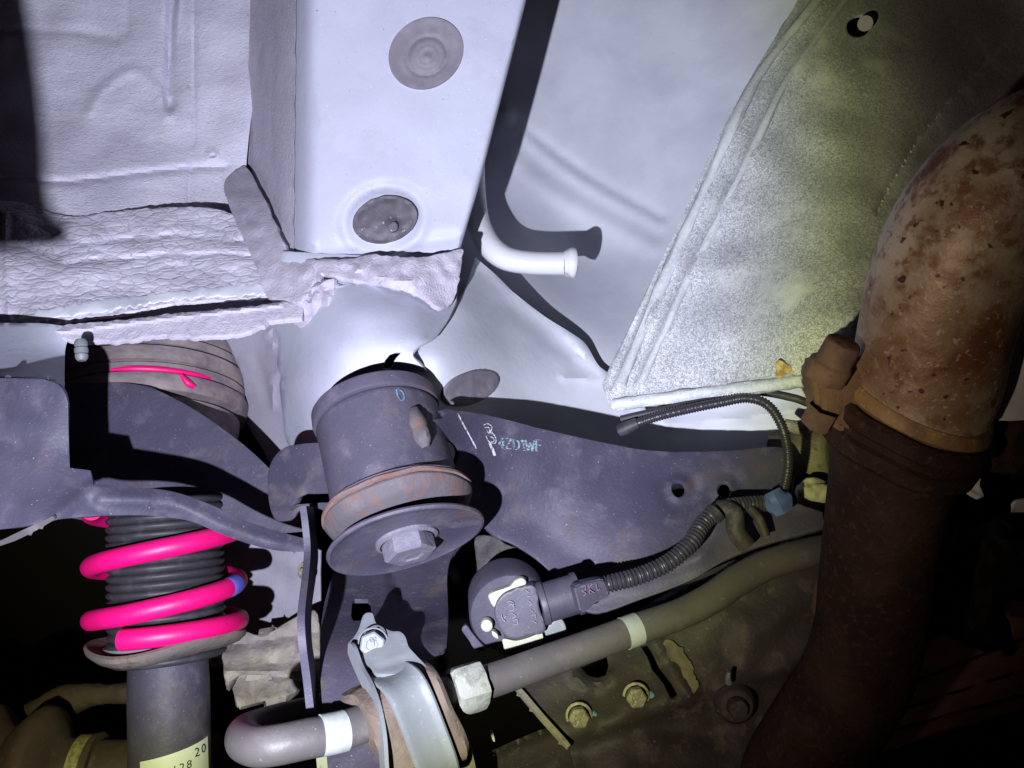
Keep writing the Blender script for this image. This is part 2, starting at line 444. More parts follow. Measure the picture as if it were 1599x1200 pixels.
exh = M('rust_mottled_exhaust', (.47, .42, .325), .5, .15, layers=[('noise', 13, .44, .60, (.23, .15, .095), 8), ('noise', 110, .50, .62, (.20, .11, .06), 6), ('noise', 34, .55, .63, (.15, .065, .035), 8), ('noise', 150, .65, .70, (.06, .025, .018), 2), ('noise', 330, .60, .70, (.40, .33, .25), 2)], bumps=[('noise', 150, .0006), ('noise', 500, .0002)], spec=.4)
exd = M('dimmed_rust_exhaust', (.022, .012, .011), .85, layers=[('noise', 30, .4, .66, (.045, .025, .021), 6), ('noise', 240, .56, .70, (.062, .034, .028)), ('noise', 420, .6, .7, (.015, .008, .008))], bumps=[('noise', 240, .0008), ('noise', 60, .0008)], spec=.2)  # rust, with the dimness beyond the beam darkened into its colour
bead = M('ochre_rust_bead', (.27, .17, .07), .6, layers=[('noise', 60, .45, .65, (.15, .08, .045), 6), ('noise', 300, .6, .72, (.45, .33, .14))], bumps=[('noise', 240, .0004)])
rbolt = M('rusty_bolt', (.10, .055, .05), .8, layers=[('noise', 80, .42, .65, (.15, .09, .065)), ('noise', 240, .6, .75, (.09, .045, .035))], bumps=[('noise', 300, .0006)])
lugm = M('flaking_rust', (.095, .052, .040), .85, layers=[('noise', 40, .4, .6, (.17, .10, .065), 6), ('noise', 200, .55, .7, (.10, .045, .03))], bumps=[('noise', 180, .0012), ('noise', 500, .0004)])
seatm = M('dirty_spring_seat', (.15, .125, .115), .75, layers=[('noise', 30, .42, .66, (.24, .20, .17), 6), ('noise', 120, .55, .7, (.10, .07, .06))], bumps=[('noise', 200, .0006)])
darkm = M('gap_and_block_black', (.010, .008, .009), .8)  # black put in for dark gaps behind parts; own colour of the connector block
woodm = M('brown_tray_board', (.55, .28, .19), .75, layers=[('noise', 30, .42, .66, (.36, .17, .11), 6)], stretch=(.2, 1, 1), bumps=[('noise', 160, .0005)])
cvm = M('brown_rubber_boot', (.09, .064, .046), .7, layers=[('noise', 30, .4, .7, (.055, .036, .028)), ('noise', 160, .6, .75, (.14, .11, .075))], bumps=[('noise', 200, .0003)])
cast = M('dusty_cast_knuckle', (.26, .24, .235), .8, layers=[('noise', 24, .42, .62, (.38, .34, .27), 5), ('noise', 60, .55, .7, (.17, .15, .17)), ('noise', 260, .62, .74, (.46, .42, .34))], bumps=[('noise', 120, .0012), ('noise', 400, .0004)], spec=.25)
mountm = M('dusty_brown_mount_rubber', (.17, .135, .145), .8, layers=[('noise', 30, .42, .66, (.30, .25, .24), 5), ('noise', 90, .56, .7, (.20, .19, .24))], stretch=(.6, 1.4, 1.4), bumps=[('noise', 160, .0006)])
yellowb = M('yellow_zinc_bolt', (.34, .32, .24), .55, .1, layers=[('noise', 200, .45, .6, (.20, .17, .12)), ('noise', 420, .6, .72, (.52, .50, .42))], bumps=[('noise', 300, .0008)])
goldm = M('gold_crimp_band', (.60, .56, .26), .4, .4, layers=[('noise', 300, .45, .62, (.35, .32, .14))], bumps=[('noise', 300, .0006)])
ivory = M('off_white_body_paint', (.80, .82, .86), .35, layers=[('noise', 60, .58, .75, (.62, .58, .55)), ('noise', 45, .66, .74, (.50, .33, .16))], bumps=[('noise', 120, .0004)])
lichen = M('chalky_yellow_casting', (.55, .55, .38), .8, layers=[('noise', 60, .45, .6, (.36, .35, .20))], bumps=[('noise', 120, .0015)])
rubseal = M('yellow_rust_spot', (.62, .47, .18), .8, layers=[('noise', 250, .45, .6, (.35, .22, .08))], bumps=[('noise', 250, .001)])

# ------------------------------------------------------------------ setting: the body shell above
shell = thing('car_underbody', 'white painted car underbody with frame rail, wrinkled seam sealer and plugged holes', 'car body', (600, 300, .8))
sheet('floor_panel', [(-120, -90, 'c'), (420, -90, 'c'), (400, 120), (385, 250), (378, 420, 'c'), (-120, 420, 'c')],
      [(-120, -90, .80), (400, -90, .79), (390, 300, .752), (-120, 300, .715), (150, 100, .775), (390, 120, .77), (150, 330, .695), (-60, 330, .695), (150, 240, .735)], skin, shell, step=4.5, bev=0,
      feats=[crease([(272, -90), (268, 40), (264, 165)], 8, .0095), crease([(285, -90), (275, 40), (266, 150)], 5, -.004),
             crease([(196, -60), (200, 50)], 5, .002), crease([(305, -90), (303, 225)], 2.6, .0022),
             crease([(140, 175), (165, 135), (210, 112), (240, 135), (262, 180)], 9, -.003),
             crease([(-60, 285), (20, 280), (100, 284), (240, 268), (300, 262), (352, 260)], 5, .004), 
             crease([(298, 262), (292, 330)], 3, .0025), crease([(-20, 48), (120, 50), (180, 60)], 9, .003), lumps(60, .004, 2),
             ring(332, 242, 6, 6, 0, 3, -.003)])
# frame rail: a folded box section
rail = thing('x', None, None, (0, 0, 1)); bpy.data.objects.remove(rail); del WL['x']
rows = []
edgeR = lambda y: 822 - .2545*max(y, -200) if y < 300 else 745.6 - (y - 300)*.30
ys = np.arange(-100, 412, 6)
prof = [(374, .775), (384, .765), (396, .74), (410, .71), (424, .682), (436, .657), (446, .640), (455, .628), (464, .618), (473, .6095), (482, .6035), (492, .6003)]
for y in ys:
    er = edgeR(y); dz = (y - 150) * 4e-5
    sh = (12 - y*.03) if y > 0 else 12
    row = [O(px + sh*(1 - k/11) + 6*(1-k/11), y, d + dz) for k, (px, d) in enumerate(prof)]
    n = 44
    for k in range(1, n + 1):
        x = 492 + (er - 10 - 492) * k / n
        dd = .599 + dz + .0013*math.exp(-((x - 492)/9)**1)
        for g in (ring(600, 345, 63, 52, -14, 8, .0032), disc(600, 345, 56, 45, -14, 3, -.002), crease([(470, 392), (560, 386), (640, 380), (720, 372)], 10, .002), lumps(70, .0016, 5)):
            dd += float(g(np.array([x]), np.array([float(y)]))[0])
        row.append(O(x, y, dd))
    for off, q in ((6, .0006), (3, .002), (1, .0045), (0, .008)): row.append(O(er - off, y, .599 + dz + q))
    for q in (.03, .08, .15, .27): 
        b = O(er, y, .607 + dz); row.append(b + Vector((-.004 - q*.12, 0, -q)))
    rows.append(row)
grid_obj('frame_rail', rows, paint, shell, sharp=55, label='long flat white box section running down the middle')
# side coating of the rail, a loose hanging skin a little proud of the rail's left flank
rows = []
for y in np.arange(-100, 420, 7):
    dz = (y - 150) * 4e-5; sh = (12 - y*.03) if y > 0 else 12
    row = []
    for k in range(8):
        t = k / 7 * 7.3
        i = int(t); f = t - i
        px = prof[i][0]*(1-f) + prof[i+1][0]*f; d = prof[i][1]*(1-f) + prof[i+1][1]*f
        e = 3*noise.noise(Vector((y/30, 1, 1))) if k == 7 else 0
        row.append(O(px + e + sh*(1 - t/11) + 6*(1-t/11) - 1, y, d + dz - .0022 + .0014*noise.noise(Vector((y/12, k, 4)))))
    rows.append(row)
grid_obj('flank_coating', rows, granular, shell, label='rough purple-grey coating on the left side of the rail')
fr = lambda x, y: .599 + (y - 150)*4e-5
# plugs: revolved rubber discs lying on the rail
raild = lambda x, y: .599 + (np.asarray(y, float) - 150)*4e-5
pl = sheet('rubber_plug', ell(665, 83, 61, 53, -35, 60), lambda x, y: raild(x, y) - .0022, plugm, shell, thick=.004, smooth=1, step=2.6, bev=.0016,
      feats=[disc(665, 83, 54, 46, -35, 3, .0010), ring(667, 88, 32, 29, -35, 3.4, .0011), disc(667, 88, 29, 26, -35, 2, -.0008), disc(667, 90, 5, 5, 0, 1.5, -.0016), ring(667, 88, 15, 13, -35, 2, -.0005)], label='large round grey rubber plug in the frame rail')
pl = sheet('rubber_plug', ell(601, 343, 51, 36, -14, 40), lambda x, y: .6000 + 0*x, plugd, shell, thick=.001, smooth=1, step=5,
      feats=[ring(601, 343, 46, 31, -14, 4, .0012), disc(612, 353, 10, 9, 0, 2, -.004), lumps(14, .0012, 9)], label='oval dark rubber plug with white specks')
sheet('retaining_tab', [(607, 350), (616, 346), (621, 352), (619, 360), (611, 362), (605, 357)], .5935, plugd, pl, thick=.004, step=3)
# lower end of the rail: the bright boss that carries the bushing
bossd = tps([(440, 415, .620), (520, 415, .603), (620, 410, .605), (722, 395, .612), (430, 520, .655), (470, 520, .600), (560, 480, .560), (640, 470, .575), (700, 470, .60), (420, 600, .690),
             (450, 600, .62), (500, 590, .560), (600, 560, .536), (680, 560, .540), (430, 700, .70), (480, 690, .62), (600, 650, .57), (690, 640, .60), (380, 560, .72), (350, 620, .74)])
sheet('rail_boss', [(440, 392, 'c'), (560, 398), (640, 398), (722, 388, 'c'), (722, 400), (716, 440), (712, 470), (700, 500), (682, 524), (652, 542), (645, 556), (662, 575), (672, 592, 'c'), (700, 640, 'c'), (640, 720, 'c'), (470, 720, 'c'), (447, 690), (440, 640), (436, 600), (438, 588), (432, 570), (434, 530), (420, 500, 'c'), (430, 440)],
      bossd, paint, shell, step=7, thick=.003, holes=[[(597, 577), (601, 564), (608, 555), (618, 551), (626, 551), (618, 560), (612, 570), (609, 578)]],
      feats=[crease([(668, 548), (680, 560)], 6, -.001), crease([(540, 440), (580, 432), (640, 440), (700, 470)], 7, .004), crease([(640, 546), (700, 506)], 6, .0015), lumps(50, .003, 3)], label='bright white boss below the rail')
walld = tps([(345, 520, .70), (350, 620, .75), (430, 520, .655), (436, 600, .668), (450, 700, .69), (410, 720, .72), (470, 640, .66)])
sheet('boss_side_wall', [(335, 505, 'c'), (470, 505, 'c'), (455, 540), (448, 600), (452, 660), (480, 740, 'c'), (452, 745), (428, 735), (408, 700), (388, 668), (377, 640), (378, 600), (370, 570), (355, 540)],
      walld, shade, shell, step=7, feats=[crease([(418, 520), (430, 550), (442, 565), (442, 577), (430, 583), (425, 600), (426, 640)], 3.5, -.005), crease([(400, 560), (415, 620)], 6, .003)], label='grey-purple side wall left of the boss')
# sealer bands
bandd = lambda x, y: bossd(x, y) - .006
sheet('seam_sealer', [(372, 262), (385, 262), (410, 305), (428, 345), (446, 385), (462, 402), (500, 404), (545, 404), (580, 398), (612, 400), (650, 402), (690, 396), (722, 388), (722, 402), (718, 432), (708, 470), (690, 482), (668, 470), (630, 455), (590, 445), (560, 438), (520, 432), (500, 428), (502, 448), (490, 440), (470, 470), (430, 468), (416, 462), (405, 430), (390, 395), (372, 355), (356, 318), (350, 285)],
      tps([(375, 262, .752), (356, 300, .720), (390, 330, .680), (420, 400, .630), (440, 460, .602), (500, 420, .594), (560, 415, .590), (640, 430, .572), (715, 400, .598), (705, 465, .588)]), sealer2, shell, thick=.004, step=6, rough=2.5, bev=.0015,
      feats=[lumps(16, .0035, 4), lumps(42, .003, 8), crease([(490, 415), (494, 440)], 3, .004), crease([(500, 410), (540, 412), (580, 428), (640, 440)], 5, -.003), crease([(560, 418), (575, 412), (585, 422)], 4, -.004)], label='brushed sealer strap crossing to the rail end')
sheet('seam_sealer', [(462, 468), (484, 452), (500, 444), (516, 434), (527, 436), (534, 460), (540, 480), (530, 498), (512, 514), (498, 520), (480, 514), (458, 508), (452, 490)],
      tps([(460, 490, .600), (500, 480, .580), (535, 470, .585), (500, 515, .588)]), sealer2, shell, thick=.005, step=5, rough=3, bev=.002,
      feats=[lumps(13, .004, 14), lumps(30, .004, 15), crease([(481, 469), (492, 452), (501, 456), (512, 452)], 2.5, .005), crease([(526, 432), (529, 458)], 2, .005)], label='lump of sealer at the strap end')
# the cross bracket on the left
crossd = tps([(-60, 316, .693), (60, 325, .689), (200, 325, .692), (360, 325, .70), (200, 350, .680), (-60, 420, .640), (60, 420, .640), (200, 400, .655), (400, 400, .66), (0, 505, .602), (200, 470, .622), (420, 460, .630), (200, 440, .638), (100, 360, .672)])
sheet('cross_bracket', [(-90, 318, 'c'), (0, 313), (40, 319), (75, 330), (105, 337), (125, 338), (160, 332), (250, 324), (330, 325), (370, 340), (395, 385), (412, 425), (424, 464, 'c'), (320, 470), (250, 477), (190, 490), (110, 499), (60, 509), (12, 510), (-90, 500, 'c')],
      crossd, sealer, shell, step=4, thick=.003, rough=2,
      feats=[crease([(110, 372), (132, 380), (180, 374), (230, 372), (280, 367), (340, 374), (390, 378)], 4.5, .0028), crease([(100, 414), (150, 405), (200, 404), (250, 398), (300, 399), (350, 397), (400, 401)], 4.2, .0030),
             crease([(0, 378), (40, 386), (85, 398)], 13, .006), crease([(8, 340), (10, 420), (14, 500)], 5, -.003), lumps(34, .004, 6, .6, 1), lumps(12, .0013, 7, .6, 1.2)], label='wrinkled sealer-covered cross bracket')
sheet('smooth_lower_face', [(40, 504), (110, 493), (190, 483), (250, 471), (320, 463), (420, 457), (416, 446), (380, 444), (300, 453), (200, 464), (120, 474), (60, 486), (30, 498)],
      lambda x, y: crossd(x, y) - .0012, paint2, shell, thick=.002, step=5, rough=7, feats=[lumps(24, .002, 9), lumps(34, .004, 6, .6, 1)], bev=.0005)
sheet('bracket_lip', [(-90, 508, 'c'), (14, 516), (60, 515), (110, 506), (190, 499), (270, 489), (320, 485), (380, 479), (440, 471), (470, 474), (470, 497), (440, 500), (420, 503), (380, 521), (330, 525), (300, 527), (250, 524), (200, 532), (150, 533), (100, 530), (60, 526), (-90, 530, 'c')],
      tps([(-60, 510, .580), (200, 500, .580), (460, 475, .592), (-60, 530, .574), (200, 530, .570), (440, 500, .580)]), sealer2, shell, step=4, thick=.004, rough=2.2, bev=.0012,
      feats=[lumps(9, .0009, 16), crease([(-60, 514), (60, 520), (200, 504), (320, 490), (440, 476)], 3, -.003)], label='ragged sealer lip along the slit')
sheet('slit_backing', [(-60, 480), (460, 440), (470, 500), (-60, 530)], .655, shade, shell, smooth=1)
sheet('inner_skirt', [(-120, 505, 'c'), (60, 505), (118, 512, 'c'), (103, 540), (101, 580), (101, 606, 'c'), (60, 606), (-120, 606, 'c')],
      tps([(-100, 505, .575), (100, 505, .58), (100, 606, .50), (-100, 606, .495), (104, 560, .56), (0, 592, .490), (-100, 560, .53)]), paint, shell, step=7, thick=.002, feats=[crease([(-80, 588), (60, 589), (88, 597), (103, 618)], 4, -.006)])
# right-hand wheelhouse wall
whd = tps([(700, -60, .90), (1000, -60, .90), (1290, -60, .82), (700, 300, .875), (1000, 300, .870), (1150, 200, .83), (1060, 450, .80), (850, 490, .765), (935, 575, .735), (770, 430, .775), (800, 560, .76), (990, 600, .74), (900, 400, .865)])
sheet('wheelhouse_wall', [(700, -90, 'c'), (1330, -90, 'c'), (1260, 60, 'c'), (1150, 320), (1030, 640, 'c'), (700, 700, 'c'), (660, 300, 'c')], whd, paint2, shell, step=6, bev=0,
      feats=[crease([(805, 190), (850, 225), (920, 275), (1032, 338)], 9, .004), crease([(790, 175), (850, 240), (920, 290), (1030, 350)], 12, -.004), crease([(800, 250), (880, 310), (1020, 385)], 16, -.005), side([(760, 280), (1040, 400)], 14, -.006), lumps(90, .003, 12)], label='smooth bluish white wall right of the rail')
# gusset right of the boss
gusd = tps([(745, 395, .71), (830, 470, .715), (950, 585, .71), (680, 560, .552), (720, 480, .620), (700, 640, .566), (650, 520, .575), (850, 620, .668), (740, 610, .590), (950, 690, .69), (1100, 690, .70), (1270, 640, .66), (1270, 720, .67)])
sheet('gusset', [(742, 402, 'c'), (775, 430), (800, 455), (850, 494), (895, 522), (915, 538), (934, 570), (952, 584, 'c'), (1030, 640, 'c'), (1260, 600, 'c'), (1270, 740, 'c'), (1000, 770, 'c'), (640, 760, 'c'), (640, 500, 'c'), (715, 470)],
      gusd, paint2, shell, step=7, thick=.003, feats=[crease([(742, 402), (800, 455), (895, 530), (945, 588)], 7, -.003), crease([(790, 475), (860, 530), (900, 560)], 14, .003), crease([(880, 590), (960, 600), (1000, 640)], 6, -.003), crease([(1040, 660), (1150, 655), (1250, 640)], 8, -.004), ring(908, 557, 7, 6, 20, 3, -.002), lumps(60, .002, 21)], label='pale gusset between boss and wheelhouse wall')
sheet('rubber_plug', ell(736, 606, 47, 25, -22, 40), lambda x, y: gusd(x, y) - .0035, plugm, shell, thick=.003, smooth=1, step=4, bev=.0012,
      feats=[disc(736, 606, 38, 19, -22, 2, .0010), ring(736, 608, 25, 13, -22, 2, .0012), ring(736, 608, 36, 18, -22, 1.6, -.0008)], label='tilted oval grey plug in the gusset')
for (x, y, d) in ((908, 557, .7185), (672, 550, .585), (905, 548, .72)):
    pass
lathe('weld_spot', O(908, 557, .717), Vector((.1, .1, 1)), [(0, .005), (.0006, .0046), (.0002, .003), (.0002, 0)], rubseal, shell, seg=20)

# ------------------------------------------------------------------ speckled panel on the right
spd = tps([(950, 610, .600), (1100, 620, .565), (1250, 600, .515), (1345, 500, .500), (1060, 350, .640), (1180, 100, .67), (1250, 0, .69), (1200, 400, .585), (1350, 250, .60), (1450, 100, .69), (1599, 0, .86),
           (1599, 300, .68), (1599, 600, .60), (1450, 500, .55), (1700, 640, .62), (1700, -60, .82)])
spk = thing('undercoated_side_panel', 'large white speckled undercoated panel with ridged left edge, right of the wheelhouse wall', 'panel', (1200, 600, .56))
hole = ell(1341, 41, 20, 17, -30, 24)
sheet('panel_skin', [(1288, -90, 'c'), (1246, 0), (1180, 108), (1120, 218), (1062, 345), (1015, 445), (945, 598), (946, 612), (952, 634), (962, 641), (1000, 636), (1100, 624), (1200, 612), (1256, 603), (1400, 610), (1700, 650, 'c'), (1720, -90, 'c')],
      spd, sparkle, spk, step=4.5, thick=.003, bev=.0015, holes=[hole],
      feats=[crease([(1312, -60), (1276, 0), (1182, 122), (1112, 270), (1036, 440), (968, 600)], 8, -.0062), crease([(1380, -60), (1320, 0), (1226, 130), (1142, 300), (1072, 440), (1000, 600)], 9, -.0050),
             crease([(1262, -60), (1225, 55), (1150, 180), (1085, 310), (1020, 450), (952, 600)], 8, .0045), crease([(965, 630), (1100, 612), (1256, 592)], 5, -.003),
             crease([(1660, -20), (1599, 30), (1500, 140), (1440, 210), (1392, 288), (1370, 330)], 4.5, .006), crease([(1080, 420), (1180, 400), (1240, 360)], 26, -.003), lumps(70, .006, 31)], label='speckled coated skin with two long ridges')
spf = lambda x, y: float(spd(np.array([x]), np.array([y]))[0]) + lumps(70, .006, 31)(np.array([x]), np.array([y]))[0]
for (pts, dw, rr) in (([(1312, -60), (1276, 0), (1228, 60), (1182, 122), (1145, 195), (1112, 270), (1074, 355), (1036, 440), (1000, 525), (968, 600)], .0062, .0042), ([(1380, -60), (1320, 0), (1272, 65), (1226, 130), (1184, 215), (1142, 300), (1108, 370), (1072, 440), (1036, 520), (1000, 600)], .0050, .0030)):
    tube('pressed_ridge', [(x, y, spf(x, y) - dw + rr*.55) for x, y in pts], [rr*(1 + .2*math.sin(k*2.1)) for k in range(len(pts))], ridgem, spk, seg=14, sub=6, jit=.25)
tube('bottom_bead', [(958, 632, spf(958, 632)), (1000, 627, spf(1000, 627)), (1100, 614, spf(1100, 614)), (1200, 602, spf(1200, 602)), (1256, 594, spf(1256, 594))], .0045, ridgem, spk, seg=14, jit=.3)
tube('stud', [(1354, 34, .70), (1351, 37, .672)], .0062, shade, spk, label='pale stud showing through the hole')
lathe('rust_spot', O(1222, 577, .519), Vector((0, 0, 1)), [(0, .0055), (.0012, .005), (.0016, .002), (.0016, 0)], rubseal, spk, seg=18, rad=lambda q, t: 1 + .25*math.sin(3*q))
# drain tube
dt = thing('drain_tube', 'off-white bent drain tube with a flared end beside the rail', 'tube', (750, 300, .72))
tube('tube_body', [(742, 250, .80), (742, 305, .752), (748, 350, .727), (765, 385, .712), (790, 404, .706), (830, 411, .704), (882, 412, .700)], [.0095, .0100, .0104, .0108, .0106, .0102, .0102], ivory, dt, seg=24)
tube('flared_lip', [(880, 412, .700), (889, 411.5, .700), (896, 411, .699), (899, 411, .699)], [.0104, .0128, .0136, .0118], ivory, dt, seg=24, label='rolled lip with a faint rust line')
tube('tube_mouth', [(899, 411, .6985), (901, 411, .6985)], .0095, ivory, dt, seg=24)

# ------------------------------------------------------------------ subframe
sub = thing('subframe', 'dark grey painted steel subframe bolted under the rail with a round mount sleeve', 'subframe', (600, 700, .55))
armd = tps([(650, 650, .500), (680, 690, .504), (672, 650, .503), (702, 640, .522), (712, 690, .524), (730, 740, .538), (850, 680, .560), (1000, 710, .572), (1230, 705, .570), (760, 830, .545), (1000, 850, .540), (1150, 860, .53), (1260, 800, .53), (930, 950, .53)])
def capf(cx, cy): return [disc(cx, cy, 31, 30, 10, 3.5, .0035), disc(cx, cy, 20, 21, 0, 3, -.0045)]
arm = sheet('arm_plate', [(666, 656, 'c'), (692, 653, 'c'), (694, 646), (688, 641, 'c'), (700, 638), (712, 641), (760, 648), (850, 671), (930, 689), (1000, 702), (1060, 706), (1140, 704), (1200, 698), (1226, 702), (1240, 730), (1240, 780), (1285, 800, 'c'), (1285, 824, 'c'), (1150, 866), (1080, 906), (990, 940), (935, 958), (905, 950), (895, 925), (868, 902), (835, 872), (800, 850), (770, 836), (742, 800), (716, 745), (705, 737), (712, 722), (716, 708), (710, 694), (696, 689), (672, 689, 'c'), (668, 672)],
      armd, steel, sub, thick=.003, step=7, bev=.001, holes=[ell(1060, 764, 11.5, 14, -25, 20), ell(1131, 765, 12, 13, -10, 20)],
      feats=capf(1060, 764) + capf(1131, 765) + [crease([(1150, 790), (1120, 820), (1100, 860)], 14, -.004), crease([(760, 860), (850, 900)], 30, .002), crease([(930, 925), (1000, 900), (1090, 870)], 14, -.004), crease([(800, 800), (950, 900)], 30, .003), lumps(60, .0022, 41)], label='long plate with two round holes and chalk marks')
ad = lambda x, y: armd(x, y) + np.array([lumps(60, .0022, 41)(np.array([a]), np.array([b]))[0] for a, b in zip(np.ravel(x), np.ravel(y))])
strokes('chalk_line', [[(715, 646), (724, 664), (733, 680), (744, 701)]], ad, 2.6, chalk, arm, .0007)
strokes('chalk_digit', [[(755, 664), (762, 662), (768, 667), (766, 674), (761, 675)], [(757, 668), (763, 668), (765, 672), (764, 678), (760, 671)], [(761, 675), (769, 677), (774, 684), (774, 692), (768, 692), (762, 688), (759, 681)], [(765, 682), (771, 685), (771, 690), (766, 690)]], ad, 1.5, chalk, arm, .0007, label='chalked figure 3')
strokes('chalk_stroke', [[(764, 691), (769, 702), (773, 712)]], ad, 4.0, chalk, arm, .0008)
T = []
def gl(pts, ox, oy, sc=1.0): T.append([(ox + x*sc, oy + y*sc + x*sc*.10) for x, y in pts])
for dx in (0, 1.8):
    gl([(5, 0), (0, 10), (8, 11)], 779 + dx, 684); gl([(6, 4), (5, 16)], 779 + dx, 684)
    gl([(0, 0), (8, 0), (1, 14), (9, 15)], 789 + dx, 685)
    gl([(0, 0), (1, 16)], 801 + dx, 686); gl([(0, 0), (7, 3), (9, 9), (6, 15), (1, 16)], 801 + dx, 686)
    gl([(0, 4), (3, 0), (5, 17)], 813 + dx, 687)
    gl([(0, 0), (4, 16), (7, 4), (11, 17), (13, 0)], 820 + dx, 687)
    gl([(0, 0), (1, 18)], 836 + dx, 687); gl([(0, 0), (8, 0)], 836 + dx, 687); gl([(0, 8), (7, 8)], 836 + dx, 687)
strokes('chalk_writing', [[tuple(p) for p in ln] for ln in T], ad, 1.15, teal, arm, .0009, label='chalk writing 4ZD1WF on the plate')
# mount sleeve (axis comes down and toward the lens)
AX = Vector((.285, -.82, .48)).normalized()
c0 = O(590, 656, .530)
E1 = AX
def on(t): return c0 + AX*t
def lathe_s(name, c, a, prof, *r, **k): return lathe(name, c, a, [(t*.87, q*(.885 if q < .0481 and t < .07 else .925)) for t, q in prof], *r, **k)
sl = lathe_s('mount_sleeve', c0, AX, [(.000, .0400), (.000, .0452), (.002, .0462), (.0045, .0462), (.010, .0458), (.060, .0458), (.0655, .0465), (.0685, .0490), (.0695, .0505), (.0700, .0500), (.069, .046), (.069, .040)], steel_s, sub, seg=80, label='thick grey mount sleeve with a light blue paint mark')
lathe_s('mount_collar', c0, AX, [(-.014, .040), (-.0135, .0462), (-.0120, .0474), (-.0030, .0480), (-.0015, .0474), (-.0010, .0460), (-.0010, .040)], steel_s, sub, seg=80, label='pale upper collar behind the sleeve')
lathe_s('sleeve_core', c0, AX, [(-.002, .0415), (.03, .0415)], darkm, sub, seg=40)
lathe_s('rusty_rim', c0, AX, [(.0655, .0468), (.0690, .0490), (.0715, .0515), (.0735, .0518), (.0740, .0490), (.074, .042)], rustlip, sub, seg=80, wob=lambda q, r: .0005*math.sin(5*q) + .0004*math.sin(11*q), label='rust-brown lower rim of the sleeve')
lathe_s('cushion_ring', c0, AX, [(.0735, .0480), (.0750, .0505), (.0765, .0508), (.0830, .0475), (.0860, .0440), (.090, .036)], tan, sub, seg=80, wob=lambda q, r: .0006*math.sin(4*q+1), rad=lambda q, t: 1 + (.0 if abs(((q+.2) % (math.pi/1.5)) - .6) > .07 or t < .08 else -.12), label='dusty notched ring under the sleeve')
lathe_s('cushion_core', c0, AX, [(.07, .034), (.091, .034)], darkm, sub, seg=40)
wsh = lathe_s('cup_washer', c0, AX, [(.0930, .010), (.0935, .0340), (.0975, .0500), (.0985, .0522), (.1000, .0530), (.1016, .0524), (.1018, .0508), (.1004, .0490), (.0990, .0400), (.0984, .028), (.0986, .006)], steel_s, sub, seg=80, wob=lambda q, r: .0008*math.sin(2*q + .7)*(r > .03), label='wide dished grey washer')
hexbolt('mount_bolt', c0 + AX*.0852, AX, .0152, .0125, boltm, sub, flange=1.28, rot=12, label='large pale hexagonal mount bolt')
# bits around the sleeve
def surf_on(px, py, r):                       # nearest point of the sleeve's surface seen through a pixel
    d = O(px, py, 1).normalized(); oc = -c0
    A = d - AX*d.dot(AX); B = oc - AX*oc.dot(AX)
    a, b, c = A.dot(A), 2*A.dot(B), B.dot(B) - r*r
    disc_ = max(0, b*b - 4*a*c)
    return d * ((-b - math.sqrt(disc_)) / (2*a))
def sd(r):
    return lambda x, y: np.array([-surf_on(a, b, r).z for a, b in zip(np.ravel(x), np.ravel(y))])
strokes('blue_paint_mark', [[(619, 608), (621, 618), (626, 626)], [(621, 607), (629, 613), (631, 622), (627, 626)]], sd(.0462*.885), 2.4, bluedab, sl, .0008)
tube('weld_bead', [surf_on(645, 640, .0412), surf_on(650, 655, .0418), surf_on(656, 672, .0420), surf_on(661, 688, .0418), surf_on(665, 699, .0412)], [.003, .0052, .0056, .0050, .0025], tan, sub, seg=14, jit=.25, label='fat weld bead on the right of the sleeve')
tabd = tps([(417, 745, .545), (470, 700, .530), (520, 800, .512), (440, 810, .530)])
sheet('left_ear', [(530, 690, 'c'), (478, 693), (448, 697), (430, 710), (419, 732), (417, 760), (420, 790), (428, 811), (440, 815), (458, 811), (466, 800), (478, 793), (500, 796), (516, 808), (530, 810, 'c')],
      tabd, steel_d, sub, thick=.004, bev=.0016, step=6, holes=[[(459, 787), (466, 778), (480, 772), (514, 771), (514, 785), (490, 786)]], feats=[crease([(425, 800), (455, 800), (470, 790)], 6, -.003), disc(468, 766, 10, 11, 0, 3, -.003)], label='rounded ear left of the sleeve with a slot')
# left members
leftd = tps([(-80, 590, .475), (100, 600, .475), (-80, 820, .455), (110, 740, .47), (160, 765, .470), (60, 800, .45), (250, 790, .485), (350, 810, .500), (480, 855, .520), (-80, 900, .45)])
sheet('left_plate', [(-120, 590, 'c'), (60, 592), (88, 599), (101, 614), (106, 632), (107, 680), (109, 731, 'c'), (141, 735, 'c'), (146, 757, 'c'), (200, 760), (270, 768), (330, 789), (380, 812), (430, 829), (490, 845, 'c'), (490, 862, 'c'), (440, 861), (400, 853), (350, 836), (300, 815), (260, 808), (220, 805), (150, 806), (85, 812, 'c'), (50, 820), (0, 827), (-120, 832, 'c')],
      leftd, steel_l, sub, thick=.003, step=5, bev=.0012, feats=[crease([(146, 762), (115, 785), (85, 812)], 12, -.003), crease([(160, 778), (270, 786), (370, 830), (480, 860)], 13, -.004), lumps(50, .002, 51)], label='grey left plate running into a curved arm')
sheet('lower_flange', [(-120, 860, 'c'), (0, 853), (85, 812), (82, 806, 'c'), (0, 845, 'c'), (-120, 850, 'c')], tps([(-100, 855, .45), (0, 850, .45), (84, 810, .447)]), barm, sub, step=5, thick=.002, bev=0, label='thin pale flange edge')
sheet('rear_plate', [(60, 598, 'c'), (190, 598), (215, 601), (240, 607), (300, 638), (360, 679), (400, 712), (432, 745), (455, 775), (480, 830, 'c'), (300, 840), (60, 800, 'c')],
      tps([(60, 600, .62), (200, 600, .625), (450, 760, .61), (300, 820, .60), (60, 800, .60)]), steel_l, sub, thick=.003, step=9, feats=[lumps(60, .002, 61)], label='curved grey plate behind the arm')
